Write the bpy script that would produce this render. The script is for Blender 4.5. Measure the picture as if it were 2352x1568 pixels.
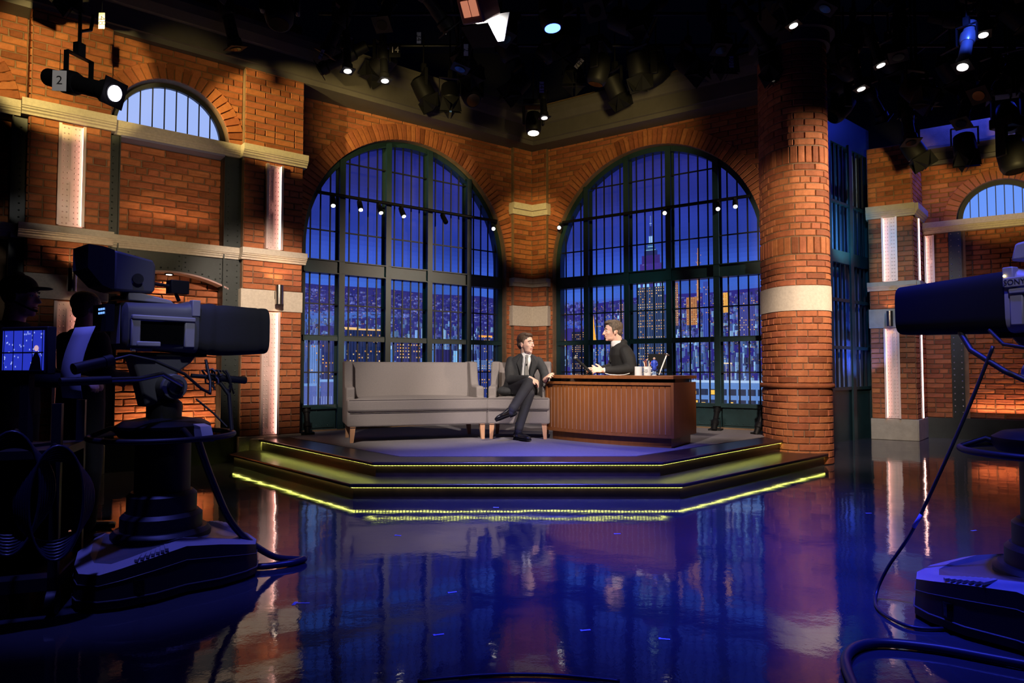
import bpy, math, random
from mathutils import Vector, Matrix
random.seed(11)
for o in list(bpy.data.objects): bpy.data.objects.remove(o)
SC = bpy.context.scene
COL = SC.collection
PI = math.pi
# ------------------------------------------------------------------ camera, world, exposure, lights
cam = bpy.data.cameras.new('camera'); cam.sensor_width = 36; cam.lens = 24; cam.clip_start = .05
co = bpy.data.objects.new('camera', cam); COL.objects.link(co)
co.location = (0, 0, 1.16); co.rotation_euler = (PI/2 + math.atan(66/1568.), 0, 0)
SC.camera = co
w = bpy.data.worlds.new('world'); SC.world = w; w.use_nodes = True
w.node_tree.nodes['Background'].inputs[0].default_value = (.012, .014, .03, 1)
w.node_tree.nodes['Background'].inputs[1].default_value = .25
SC.view_settings.view_transform = 'Standard'; SC.view_settings.look = 'None'
SC.view_settings.exposure = 0; SC.view_settings.gamma = 1; SC.view_settings.use_curve_mapping = False

def aim(o, tgt):
    d = Vector(tgt) - Vector(o.location); o.rotation_euler = d.to_track_quat('-Z', 'Y').to_euler()
def spot(loc, tgt, power, col, deg=40, blend=.5, rad=.06):
    l = bpy.data.lights.new('spot_light', 'SPOT'); l.energy = power; l.color = col
    l.spot_size = math.radians(deg); l.spot_blend = blend; l.shadow_soft_size = rad
    o = bpy.data.objects.new('spot_light', l); COL.objects.link(o); o.location = loc; aim(o, tgt); return o
def area(loc, tgt, power, col, sx=.3, sy=.3):
    l = bpy.data.lights.new('area_light', 'AREA'); l.energy = power; l.color = col; l.shape = 'RECTANGLE'; l.size = sx; l.size_y = sy
    o = bpy.data.objects.new('area_light', l); COL.objects.link(o); o.location = loc; aim(o, tgt); return o
WARM = (1, .74, .26); AMB = (1, .58, .24); WHT = (1, .88, .76); BLU = (.035, .05, 1); ROSY = (1, .78, .62)
# keys on the sofa, guest and host
spot((-2.4, 3.4, 4.8), (-1.1, 8.6, .8), 2100, WHT, 22, .8, .10)
spot((2.4, 3.2, 4.8), (.1, 8.8, 1.1), 2300, WHT, 20, .8, .10)
spot((-.6, 3.0, 4.8), (1.4, 8.6, 1.0), 2500, WHT, 20, .8, .10)
spot((.9, 10.2, 4.7), (1.1, 8.7, 1.2), 200, WHT, 50, .8, .08)
# unseen amber washes on the brick, with added fill spots
spot((-4.5, 5.3, 4.3), (-3.05, 8.9, 4.5), 1350, WARM, 22, .4, .05)
spot((-3.0, 4.4, 4.2), (-4.9, 7.45, 4.5), 1000, WARM, 27, .35, .03)
spot((-2.6, 5.2, 4.2), (-4.0, 8.3, 4.7), 110, WARM, 24, .6, .10)
spot((-2.0, 5.6, 3.6), (-3.2, 8.9, 1.9), 1100, ROSY, 36, .8, .12)
spot((-2.4, 4.6, 2.5), (-4.3, 7.9, 3.2), 300, (1, .74, .44), 36, .8, .12)  # added fill, set low so the ledges cast no shade on the brick
spot((-1.4, 2.6, 3.9), (-3.1, 4.8, 3.2), 90, (1, .95, .9), 14, .5, .04)  # added unseen white spot that brightens the upper left profile spotlight
spot((-1.4, 6.6, 4.0), (-1.7, 10.6, 4.9), 330, WARM, 46, .8, .12)
spot((1.4, 6.6, 4.0), (1.5, 11.4, 4.9), 380, WARM, 44, .8, .12)
spot((.2, 7.4, 4.2), (.36, 12.0, 3.6), 800, WARM, 20, .7, .06)
spot((.3, 6.0, 3.4), (.36, 12.0, 1.7), 1500, ROSY, 19, .9, .06)
spot((6.4, 6.4, 4.0), (3.8, 8.6, 2.9), 1300, (1, .78, .58), 52, .7, .05)
spot((1.2, 4.6, 3.0), (3.6, 8.6, 3.1), 900, (1, .78, .50), 22, .9, .06)  # added frontal spot that fills the dark left side of the column
spot((2.0, 4.4, 3.6), (3.75, 8.45, 1.25), 1700, ROSY, 34, .8, .06)
spot((4.6, 6.4, 3.0), (6.5, 11.3, 4.3), 620, WARM, 18, .6, .1)
spot((6.2, 6.8, 3.0), (8.2, 11.3, 4.35), 680, WARM, 26, .6, .1)
spot((5.0, 7.0, 3.8), (7.0, 11.5, 1.6), 300, ROSY, 40, .8, .1)
# blue floods on the floor and the cameras
spot((1.0, 3.4, 6.4), (1.1, 5.0, 0), 5200, BLU, 54, 1, .15)
spot((2.6, 2.6, 6.0), (1.4, 3.3, 0), 500, BLU, 60, 1, .15)
spot((-1.8, 2.4, 6.0), (-2.1, 3.75, .1), 800, (.14, .15, 1), 19, .6, .1)
spot((2.8, 1.6, 6.0), (2.5, 3.5, .6), 420, (.10, .12, 1), 40, .8, .1)
spot((-.5, 3.4, 5.6), (-.2, 6.9, .2), 2000, (.27, .26, 1), 30, .9, .1); spot((.7, 3.4, 5.6), (.9, 6.9, .2), 1700, (.27, .26, 1), 30, .9, .1)
# cool accents: dark window bay on the right, cornice on the far right, window steel
spot((4.8, 8.8, 4.4), (5.6, 11.2, 2.6), 260, (.10, .45, .9), 60, .7, .05)
area((8.3, 10.75, 5.9), (8.42, 10.95, 4.9), 110, (.03, .06, 1), 2.6, .08)
spot((-1.2, 8.2, 4.0), (-1.5, 10.7, 2.2), 150, (.20, .75, .70), 34, .8, .05)
spot((1.4, 8.2, 4.0), (1.9, 11.0, 2.2), 150, (.20, .75, .70), 34, .8, .05)
# cold white on the left camera body and cloth
spot((-.4, 2.0, 3.6), (-1.65, 4.0, 1.4), 150, (.8, .83, 1), 24, .7, .06)
spot((1.2, 1.2, 3.8), (2.35, 3.0, 1.5), 130, (.75, .72, 1), 24, .8, .06)

# ------------------------------------------------------------------ helpers
def tag(o, label=None, cat=None, group=None, kind=None):
    if label: o['label'] = label
    if cat: o['category'] = cat
    if group: o['group'] = group
    if kind: o['kind'] = kind
    return o
def empty(name, loc=(0, 0, 0), rz=0, label=None, cat=None, group=None, kind=None, parent=None):
    o = bpy.data.objects.new(name, None); COL.objects.link(o); o.location = loc; o.rotation_euler = (0, 0, rz)
    o.empty_display_size = .05
    if parent: o.parent = parent
    return tag(o, label, cat, group, kind)
def link(name, me, parent=None, loc=None, rot=None, scale=None):
    o = bpy.data.objects.new(name, me); COL.objects.link(o)
    if parent is not None: o.parent = parent
    if loc is not None: o.location = loc
    if rot is not None: o.rotation_euler = rot
    if scale is not None: o.scale = scale
    return o
def copytree(o, parent=None, loc=None, rz=None, label=None, group=None):
    c = o.copy(); COL.objects.link(c); c.parent = parent
    if loc is not None: c.location = loc
    if rz is not None: c.rotation_euler = (0, 0, rz)
    if label: c['label'] = label
    if group: c['group'] = group
    for ch in list(o.children): copytree(ch, c)
    return c

class MB:
    OFF = Matrix.Identity(4)
    def __init__(s): s.v = []; s.f = []; s.m = MB.OFF.copy(); s.c = []; s.col = None
    def add(s, vs, fs):
        b = len(s.v)
        for p in vs: s.v.append(tuple(s.m @ Vector(p)))
        for f in fs:
            s.f.append(tuple(b + i for i in f))
            s.c.append(s.col)
        return s
    def box(s, x0, x1, y0, y1, z0, z1):
        if x0 > x1: x0, x1 = x1, x0
        if y0 > y1: y0, y1 = y1, y0
        if z0 > z1: z0, z1 = z1, z0
        v = [(x0,y0,z0),(x1,y0,z0),(x1,y1,z0),(x0,y1,z0),(x0,y0,z1),(x1,y0,z1),(x1,y1,z1),(x0,y1,z1)]
        return s.add(v, [(0,3,2,1),(4,5,6,7),(0,1,5,4),(1,2,6,5),(2,3,7,6),(3,0,4,7)])
    def cyl(s, p0, p1, r0, r1=None, n=16, cap=True):
        r1 = r0 if r1 is None else r1
        p0 = Vector(p0); p1 = Vector(p1); d = (p1-p0).normalized()
        a = d.cross(Vector((0,0,1)) if abs(d.z) < .9 else Vector((1,0,0))).normalized(); b = d.cross(a)
        v = []
        for p, r in ((p0, r0), (p1, r1)):
            for i in range(n):
                t = 2*PI*i/n; v.append(p + a*(r*math.cos(t)) + b*(r*math.sin(t)))
        f = [(i, (i+1) % n, n+(i+1) % n, n+i) for i in range(n)]
        f = [q[::-1] for q in f]
        if cap: f.append(tuple(range(n))); f.append(tuple(range(2*n-1, n-1, -1)))
        return s.add(v, f)
    def tube(s, pts, r, n=8, closed=False):
        P = [Vector(p) for p in pts]; N = len(P); v = []; up = None
        rr = r if isinstance(r, (list, tuple)) else [r]*N
        for k in range(N):
            if closed: d = P[(k+1) % N] - P[k-1]
            else: d = P[min(k+1, N-1)] - P[max(k-1, 0)]
            d.normalize()
            if up is None:
                a = d.cross(Vector((0,0,1)) if abs(d.z) < .9 else Vector((1,0,0))).normalized()
            else:
                a = up - d*up.dot(d)
                a = a.normalized() if a.length > 1e-5 else d.orthogonal().normalized()
            up = a; b = d.cross(a)
            for i in range(n):
                t = 2*PI*i/n; v.append(P[k] + a*(rr[k]*math.cos(t)) + b*(rr[k]*math.sin(t)))
        f = []
        for k in range(N if closed else N-1):
            k2 = (k+1) % N
            for i in range(n):
                j = (i+1) % n; f.append((k*n+i, k2*n+i, k2*n+j, k*n+j))
        if not closed:
            f.append(tuple(range(n))); f.append(tuple(range(N*n-1, (N-1)*n-1, -1)))
        return s.add(v, f)
    def lathe(s, prof, n=24, c=(0, 0, 0), axis='z'):
        v = []; f = []
        for (r, z) in prof:
            for i in range(n):
                t = 2*PI*i/n
                x, y = r*math.cos(t), r*math.sin(t)
                q = (x, y, z) if axis == 'z' else ((z, x, y) if axis == 'x' else (y, z, x))
                v.append((c[0]+q[0], c[1]+q[1], c[2]+q[2]))
        m = len(prof)
        for k in range(m-1):
            for i in range(n):
                j = (i+1) % n; f.append((k*n+i, k*n+j, (k+1)*n+j, (k+1)*n+i))
        f.append(tuple(range(n-1, -1, -1))); f.append(tuple(range((m-1)*n, m*n)))
        return s.add(v, f)
    def prism(s, poly, z0, z1, axis='z'):
        def q(a, b, c): return (a, b, c) if axis == 'z' else ((a, c, b) if axis == 'y' else (c, a, b))
        n = len(poly)
        v = [q(a, b, z0) for a, b in poly] + [q(a, b, z1) for a, b in poly]
        f = [tuple(range(n-1, -1, -1)), tuple(range(n, 2*n))] + [(i, (i+1) % n, n+(i+1) % n, n+i) for i in range(n)]
        return s.add(v, f)
    def ell(s, c, rx, ry, rz, n=14, m=9, rot=None):
        v = []; f = []
        R = rot if rot is not None else Matrix.Identity(3)
        for j in range(1, m):
            ph = PI*j/m
            for i in range(n):
                t = 2*PI*i/n
                v.append(Vector(c) + R @ Vector((rx*math.sin(ph)*math.cos(t), ry*math.sin(ph)*math.sin(t), rz*math.cos(ph))))
        v.append(Vector(c) + R @ Vector((0, 0, rz))); v.append(Vector(c) + R @ Vector((0, 0, -rz)))
        for j in range(m-2):
            for i in range(n):
                k = (i+1) % n; f.append((j*n+i, (j+1)*n+i, (j+1)*n+k, j*n+k))
        T = (m-1)*n
        for i in range(n):
            k = (i+1) % n; f.append((T, i, k)); f.append((T+1, (m-2)*n+k, (m-2)*n+i))
        return s.add(v, f)
    def chain(s, pts, n=12):
        """limb: points (x,y,z,r) joined by tapered segments with round joints"""
        for a in pts: s.ell(a[:3], a[3], a[3], a[3], n, 8)
        for a, b in zip(pts, pts[1:]): s.cyl(a[:3], b[:3], a[3], b[3], n)
        return s
    def mesh(s, name, mats, smooth=None):
        me = bpy.data.meshes.new(name); me.from_pydata(s.v, [], s.f)
        for m in (mats if isinstance(mats, (list, tuple)) else [mats]): me.materials.append(m)
        if smooth is not None:
            for p in me.polygons: p.use_smooth = True
            if smooth < 180: me.set_sharp_from_angle(angle=math.radians(smooth))
        return me
    def build(s, name, mats, parent=None, smooth=None, bevel=0, seg=2, loc=None, rot=None):
        o = link(name, s.mesh(name, mats, smooth), parent, loc, rot)
        if bevel:
            b = o.modifiers.new('bevel', 'BEVEL'); b.width = bevel; b.segments = seg; b.limit_method = 'ANGLE'; b.angle_limit = math.radians(40)
            b.harden_normals = False
            if smooth is None:
                for p in o.data.polygons: p.use_smooth = True
                o.data.set_sharp_from_angle(angle=math.radians(50))
        return o
def remesh(o, vox, it=3, fac=.6):
    r = o.modifiers.new('remesh', 'REMESH'); r.mode = 'VOXEL'; r.voxel_size = vox; r.use_smooth_shade = True
    if it:
        m = o.modifiers.new('smooth', 'SMOOTH'); m.iterations = it; m.factor = fac
    return o

# ------------------------------------------------------------------ materials
def nmat(name):
    m = bpy.data.materials.new(name); m.use_nodes = True; nt = m.node_tree; b = nt.nodes['Principled BSDF']
    return m, nt, b
def noisy(nt, scale, detail=4, rough=.6, coord='Object', vec=None):
    n = nt.nodes.new('ShaderNodeTexNoise'); n.inputs['Scale'].default_value = scale; n.inputs['Detail'].default_value = detail
    n.inputs['Roughness'].default_value = rough
    t = nt.nodes.new('ShaderNodeTexCoord')
    if vec:
        mp = nt.nodes.new('ShaderNodeMapping'); mp.inputs['Scale'].default_value = vec
        nt.links.new(t.outputs[coord], mp.inputs[0]); nt.links.new(mp.outputs[0], n.inputs['Vector'])
    else: nt.links.new(t.outputs[coord], n.inputs['Vector'])
    return n
def ramp(nt, stops):
    r = nt.nodes.new('ShaderNodeValToRGB')
    while len(r.color_ramp.elements) < len(stops): r.color_ramp.elements.new(.5)
    for e, (p, c) in zip(r.color_ramp.elements, stops): e.position = p; e.color = (*c, 1)
    return r
def mat(name, col, rough=.5, metal=0, bump=0, bscale=40, var=0, vscale=6, emit=None, es=0, spec=None, coat=0, vec=None):
    m, nt, b = nmat(name)
    b.inputs['Base Color'].default_value = (*col, 1); b.inputs['Roughness'].default_value = rough; b.inputs['Metallic'].default_value = metal
    if spec is not None: b.inputs['Specular IOR Level'].default_value = spec
    if coat: b.inputs['Coat Weight'].default_value = coat; b.inputs['Coat Roughness'].default_value = .1
    if var:
        n = noisy(nt, vscale, 5, .65, vec=vec)
        lo = tuple(max(0, c*(1-var)) for c in col); hi = tuple(min(1, c*(1+var)) for c in col)
        r = ramp(nt, [(.3, lo), (.7, hi)]); nt.links.new(n.outputs['Fac'], r.inputs[0]); nt.links.new(r.outputs[0], b.inputs['Base Color'])
    if bump:
        n = noisy(nt, bscale, 4, .6); bp = nt.nodes.new('ShaderNodeBump'); bp.inputs['Strength'].default_value = bump; bp.inputs['Distance'].default_value = .01
        nt.links.new(n.outputs['Fac'], bp.inputs['Height']); nt.links.new(bp.outputs[0], b.inputs['Normal'])
    if emit: b.inputs['Emission Color'].default_value = (*emit, 1); b.inputs['Emission Strength'].default_value = es
    return m
def brick_mat():
    m, nt, b = nmat('brick_clay')
    oi = nt.nodes.new('ShaderNodeObjectInfo'); g = nt.nodes.new('ShaderNodeNewGeometry')
    ad = nt.nodes.new('ShaderNodeMath'); ad.operation = 'ADD'; fr = nt.nodes.new('ShaderNodeMath'); fr.operation = 'FRACT'
    nt.links.new(oi.outputs['Random'], ad.inputs[0]); nt.links.new(g.outputs['Random Per Island'], ad.inputs[1]); nt.links.new(ad.outputs[0], fr.inputs[0])
    r = ramp(nt, [(0, (.20, .060, .024)), (.25, (.33, .105, .040)), (.55, (.42, .150, .058)), (.8, (.36, .11, .05)), (1, (.26, .08, .035))])
    nt.links.new(fr.outputs[0], r.inputs[0])
    n = noisy(nt, 14, 6, .7); r2 = ramp(nt, [(.3, (.55, .5, .45)), (.72, (1.1, 1.08, 1.05))])
    nt.links.new(n.outputs['Fac'], r2.inputs[0])
    mx = nt.nodes.new('ShaderNodeMix'); mx.data_type = 'RGBA'; mx.blend_type = 'MULTIPLY'; mx.inputs[0].default_value = .8
    nt.links.new(r.outputs[0], mx.inputs[6]); nt.links.new(r2.outputs[0], mx.inputs[7]); nt.links.new(mx.outputs[2], b.inputs['Base Color'])
    n2 = noisy(nt, 70, 5, .7); bp = nt.nodes.new('ShaderNodeBump'); bp.inputs['Strength'].default_value = .55; bp.inputs['Distance'].default_value = .006
    nt.links.new(n2.outputs['Fac'], bp.inputs['Height']); nt.links.new(bp.outputs[0], b.inputs['Normal'])
    b.inputs['Roughness'].default_value = .72; b.inputs['Specular IOR Level'].default_value = .25
    return m
def wood_mat(name, c0, c1, vec=(1, 1, 14), rough=.35, scale=6):
    m, nt, b = nmat(name)
    n = noisy(nt, scale, 8, .7, vec=vec); r = ramp(nt, [(.3, c0), (.7, c1)])
    nt.links.new(n.outputs['Fac'], r.inputs[0]); nt.links.new(r.outputs[0], b.inputs['Base Color']); b.inputs['Roughness'].default_value = rough
    return m
def floor_mat():
    m, nt, b = nmat('glossy_painted_floor')
    n = noisy(nt, .7, 5, .6); r = ramp(nt, [(.3, (.024, .025, .034)), (.7, (.040, .042, .056))])
    nt.links.new(n.outputs['Fac'], r.inputs[0]); nt.links.new(r.outputs[0], b.inputs['Base Color'])
    n1 = noisy(nt, 2.2, 2, .5); n2 = noisy(nt, 22, 3, .6)
    ma = nt.nodes.new('ShaderNodeMath'); ma.operation = 'MULTIPLY_ADD'; ma.inputs[1].default_value = .10
    nt.links.new(n2.outputs['Fac'], ma.inputs[0]); nt.links.new(n1.outputs['Fac'], ma.inputs[2])
    bp = nt.nodes.new('ShaderNodeBump'); bp.inputs['Strength'].default_value = .28; bp.inputs['Distance'].default_value = .012
    nt.links.new(ma.outputs[0], bp.inputs['Height']); nt.links.new(bp.outputs[0], b.inputs['Normal'])
    sc = noisy(nt, 5, 8, .75, vec=(1, 4, 1)); rr = ramp(nt, [(.45, (.040,)*3), (.75, (.11,)*3)])
    nt.links.new(sc.outputs['Fac'], rr.inputs[0]); nt.links.new(rr.outputs[0], b.inputs['Roughness'])
    b.inputs['IOR'].default_value = 1.4; b.inputs['Specular IOR Level'].default_value = .55
    return m
def vcol_emit(name, strength):
    m, nt, b = nmat(name)
    a = nt.nodes.new('ShaderNodeAttribute'); a.attribute_name = 'ink'; a.attribute_type = 'GEOMETRY'
    n = noisy(nt, 90, 3, .8); r = ramp(nt, [(.25, (.55,)*3), (.75, (1.35,)*3)]); nt.links.new(n.outputs['Fac'], r.inputs[0])
    mx = nt.nodes.new('ShaderNodeMix'); mx.data_type = 'RGBA'; mx.blend_type = 'MULTIPLY'; mx.inputs[0].default_value = .5
    nt.links.new(a.outputs['Color'], mx.inputs[6]); nt.links.new(r.outputs[0], mx.inputs[7])
    nt.links.new(mx.outputs[2], b.inputs['Emission Color']); b.inputs['Emission Strength'].default_value = strength
    b.inputs['Base Color'].default_value = (.01, .01, .015, 1); b.inputs['Roughness'].default_value = .9
    return m
BRICK = brick_mat()
MORTAR = mat('mortar', (.17, .105, .060), .9, bump=.4, bscale=60, var=.25)
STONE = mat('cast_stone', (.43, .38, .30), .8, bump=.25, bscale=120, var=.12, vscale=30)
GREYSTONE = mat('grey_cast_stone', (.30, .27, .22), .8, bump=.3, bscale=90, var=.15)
STEEL = mat('dark_green_steel', (.016, .022, .020), .45, .1, bump=.1, bscale=30, var=.2)
TEAL = mat('teal_painted_steel', (.010, .030, .035), .40, .0, var=.2)
BARM = mat('thin_bar_steel', (.006, .007, .012), .5)
CORN = mat('grey_plaster_cornice', (.075, .066, .056), .7, var=.1)
BLACK = mat('black_metal', (.005, .005, .006), .55, .0, spec=.22)
BLACKM = mat('matte_black', (.005, .005, .006), .8, spec=.2)
DARK = mat('black_ceiling', (.003, .003, .004), .9)
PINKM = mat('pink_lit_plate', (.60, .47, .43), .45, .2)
STEP = wood_mat('dark_stained_step', (.012, .008, .010), (.030, .018, .020), (1, 1, 1), .28, 12)
CARPET = mat('grey_carpet', (.19, .17, .18), .95, bump=.6, bscale=300, var=.12, vscale=60)
FLOOR = floor_mat()
FABRIC = mat('grey_woven_upholstery', (.215, .185, .180), .92, bump=.5, bscale=420, var=.12, vscale=150)
PIPING = mat('dark_piping', (.075, .06, .065), .9)
BIRCH = wood_mat('light_beech', (.50, .26, .14), (.62, .34, .20), (1, 1, .3), .45)
DESK = wood_mat('reddish_walnut_veneer', (.17, .055, .015), (.25, .085, .024), (1.5, 1.5, .25), .32, 12)
SLOT = mat('pale_groove', (.27, .16, .12), .35)
SMOKE = mat('black_glass', (.004, .004, .005), .08)
CHROME = mat('brushed_steel', (.55, .52, .48), .25, 1)
def em(name, c, s): return mat(name, (0, 0, 0), .6, emit=c, es=s)
LEDY = em('yellow_green_led', (.85, 1, .12), 2.6); LEDYD = em('yellow_green_led_down', (.9, .92, .18), 18)
LEDP = em('pink_led', (1, .50, .42), 9)
HOT = em('lit_lens', (1, .93, .85), 6)
HOTB = em('blue_lit_lens', (.05, .10, 1), 10)
SKYP = em('lit_lunette_panel', (.36, .50, .98), .95)
SKYB = em('lit_blue_lunette_panel', (.12, .30, .98), .95)
# ------------------------------------------------------------------ bricks
CH = .083; BLN = .262; GAP = .011
def brick_mesh(L, H, D, seed, jit=.003, inset=.006):
    rn = random.Random(seed); hx, hz = L/2, H/2
    out = [(-hx,-hz),(0,-hz),(hx,-hz),(hx,0),(hx,hz),(0,hz),(-hx,hz),(-hx,0)]
    out = [(x + rn.uniform(-jit, jit), z + rn.uniform(-jit, jit)*.8) for x, z in out]
    v = [(x, 0, z) for x, z in out] + [(x, -D*.62, z) for x, z in out]
    v += [(x*(1-inset/hx), -D*(1+rn.uniform(-.12, .12)), z*(1-inset/hz)) for x, z in out]
    f = []
    for k in (0, 8):
        for i in range(8):
            j = (i+1) % 8; f.append((k+i, k+j, k+8+j, k+8+i))
    f.append(tuple(range(16, 24)))
    me = bpy.data.meshes.new('brick'); me.from_pydata(v, [], f); me.materials.append(BRICK)
    for p in me.polygons: p.use_smooth = False
    return me
STR = [brick_mesh(BLN-GAP, CH-GAP, .016, i) for i in range(7)]
HED = [brick_mesh(BLN/2-GAP, CH-GAP, .016, 20+i) for i in range(5)]
STRR = [brick_mesh(BLN-GAP, CH-GAP, .026, 40+i, .006, .010) for i in range(7)]
HEDR = [brick_mesh(BLN/2-GAP, CH-GAP, .026, 60+i, .006, .010) for i in range(5)]
def lay(u0, u1, z0, z1, y=0, holes=None, seed=0, rough=False, h0=2, hp=7):
    """list of bricks (mesh, u, y, z, scale_x) in running bond with header courses"""
    out = []; rn = random.Random(seed); n = int(round((z1-z0)/CH)); ch = (z1-z0)/max(n, 1)
    S, Hd = (STRR, HEDR) if rough else (STR, HED)
    for k in range(n):
        za = z0 + k*ch; zb = za + ch
        hdr = (k % hp) == h0; L = BLN/2 if hdr else BLN
        off = (L/2 if k % 2 else 0) + u0
        ivs = holes(za, zb, u0, u1) if holes else [(u0, u1)]
        for a, b in ivs:
            i = math.floor((a-off)/L)
            while off + i*L < b - .02:
                s = max(a, off+i*L); e = min(b, off+(i+1)*L); i += 1
                ln = e-s
                if ln < .035: continue
                me = rn.choice(Hd if ln < .17 else S); base = (BLN/2 if ln < .17 else BLN)-GAP
                out.append((me, (s+e)/2, y, (za+zb)/2, (ln-GAP)/base, ch/CH))
    return out
def put_bricks(parent, lst, near=None, cap=300):
    """the largest 300 as parts, the rest joined as one stuff part"""
    if near is not None: lst = sorted(lst, key=lambda b: (b[1]-near[0])**2 + .3*(b[3]-near[1])**2)
    for me, u, y, z, sx, sz in lst[:cap]:
        link('brick', me, parent, (u, y, z), None, (sx, 1, sz))
    rest = lst[cap:]
    if rest:
        mb = MB()
        for me, u, y, z, sx, sz in rest:
            mb.add([(u+v.co.x*sx, y+v.co.y, z+v.co.z*sz) for v in me.vertices], [tuple(p.vertices) for p in me.polygons])
        o = mb.build('brickwork', BRICK, parent); o['kind'] = 'stuff'
def voussoirs(parent, uc, zc, R, T, y, n, a0=0, a1=PI, D=.024, seed=3):
    rn = random.Random(seed); ms = []
    da = (a1-a0)/n
    for k in range(4):
        g = .5*GAP*.8; v = []
        for yy, ins in ((0, 0), (-D*.6, 0), (-D, .005)):
            for (r, s) in ((R, -1), (R, 1), (R+T, 1), (R+T, -1)):
                rr = r + (ins if r == R else -ins) + (rn.uniform(-.003, .006) if r > R else 0)
                h = rr*math.tan(da/2) - g - ins
                v.append((s*h, yy*(1+rn.uniform(-.1, .1)), rr))
        f = [(4*k2+i, 4*k2+(i+1) % 4, 4*k2+4+(i+1) % 4, 4*k2+4+i) for k2 in (0, 1) for i in range(4)] + [(8, 9, 10, 11)]
        f = [q for q in f]
        me = bpy.data.meshes.new('arch_brick'); me.from_pydata(v, [], f); me.materials.append(BRICK); ms.append(me)
    for i in range(n):
        a = a0 + da*(i+.5)
        link('arch_brick', rn.choice(ms), parent, (uc, y, zc), (0, PI/2 - a, 0))
def frame_loc(o, d): return (o[0], o[1], 0), math.atan2(d[1], d[0])
def at(o, d, u, y, z):  # wall frame -> world (y positive into the wall)
    return (o[0]+d[0]*u-d[1]*y, o[1]+d[1]*u+d[0]*y, z)
def nrm(a, b):
    l = math.hypot(a, b); return (a/l, b/l)
O_L, D_L = (-2.833, 9.147), nrm(.774, .634)
O_A, D_A = (-3.02, 9.593), nrm(.797, .605)
O_R, D_R = (.356, 12.156), nrm(.823, -.569)
LA = 4.228
def arch_plate(mb, u0, u1, z0, z1, uc, R, zs, zb, t, y0=0, n=40):
    """solid wall slab with an arched opening (sill zb), faces, reveal"""
    mb.box(u0, uc-R, y0, y0+t, z0, z1); mb.box(uc+R, u1, y0, y0+t, z0, z1)
    if zb > z0: mb.box(uc-R, uc+R, y0, y0+t, z0, zb)
    pts = [(uc-R*math.cos(PI*i/n), zs+R*math.sin(PI*i/n)) for i in range(n+1)]
    for (a, za), (b, zb2) in zip(pts, pts[1:]):
        mb.add([(a,y0,za),(b,y0,zb2),(b,y0,z1),(a,y0,z1),(a,y0+t,za),(b,y0+t,zb2),(b,y0+t,z1),(a,y0+t,z1)],
               [(0,1,2,3),(7,6,5,4),(4,5,1,0),(3,2,6,7)])
def arch_holes(uc, R, zs, T, zb=-9):
    Ro = R + T
    def h(za, zb_, u0, u1):
        if zb_ <= zb: return [(u0, u1)]
        if za >= zs + Ro: return [(u0, u1)]
        if za < zs: w = R + .004
        else:
            q = Ro**2 - (min(zb_, zs+Ro)-zs)**2; w = max(math.sqrt(max(q, 0)) - .02, 0) if zb_ < zs+Ro else .0
            if zb_ >= zs+Ro:
                return [(u0, u1)]
        out = []
        if uc-w > u0: out.append((u0, uc-w))
        if uc+w < u1: out.append((uc+w, u1))
        return out
    return h
def label_of(o, l, c, g=None): return tag(o, l, c, g)

# ------------------------------------------------------------------ room shell
mb = MB(); mb.box(-9, 12, -3, 15, -.1, 0); fl = mb.build('floor', FLOOR); tag(fl, 'glossy dark studio floor reflecting blue light', None, None, 'structure')
mb = MB(); mb.box(-9, 12, -3, 15, 8.2, 8.3); tag(mb.build('ceiling', DARK), 'black studio ceiling above the lighting grid', None, None, 'structure')
for nm, b in (('wall_far', (-9, 12, 14.9, 15)), ('wall_rear', (-9, 12, -3.1, -3)), ('wall_far_left', (-9.1, -9, -3, 15)), ('wall_far_right', (12, 12.1, -3, 15))):
    mb = MB(); mb.box(*b, 0, 8.3); tag(mb.build(nm, DARK), 'plain black outer studio wall, ' + nm.replace('_', ' '), None, None, 'structure')

# ------------------------------------------------------------------ alcove walls with the two great arched windows
SR, SZ = 1.80, 2.98
def alcove(name, O, D, L, uc, sd, lab):
    loc, rz = frame_loc(O, D)
    mb = MB(); u0 = -.6 if name.endswith('left') else 0
    arch_plate(mb, u0, L, .0, 5.9, uc, SR, SZ, .30, .30)
    wl = mb.build(name, MORTAR, loc=loc, rot=(0, 0, rz)); tag(wl, lab, None, None, 'structure')
    voussoirs(wl, uc, SZ, SR, .25, 0, 74, seed=sd)
    b = lay(u0, L, .29, 5.35, 0, arch_holes(uc, SR, SZ, .25), seed=sd)
    put_bricks(wl, b, (uc, 4.6))
    return wl
wA = alcove('wall_back_left', O_A, D_A, LA, 1.86, 5, 'brick alcove wall on the left around the arched window behind the sofa')
wR = alcove('wall_back_right', O_R, D_R, 4.6, 2.24, 8, 'brick alcove wall on the right around the arched window behind the desk')

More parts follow.
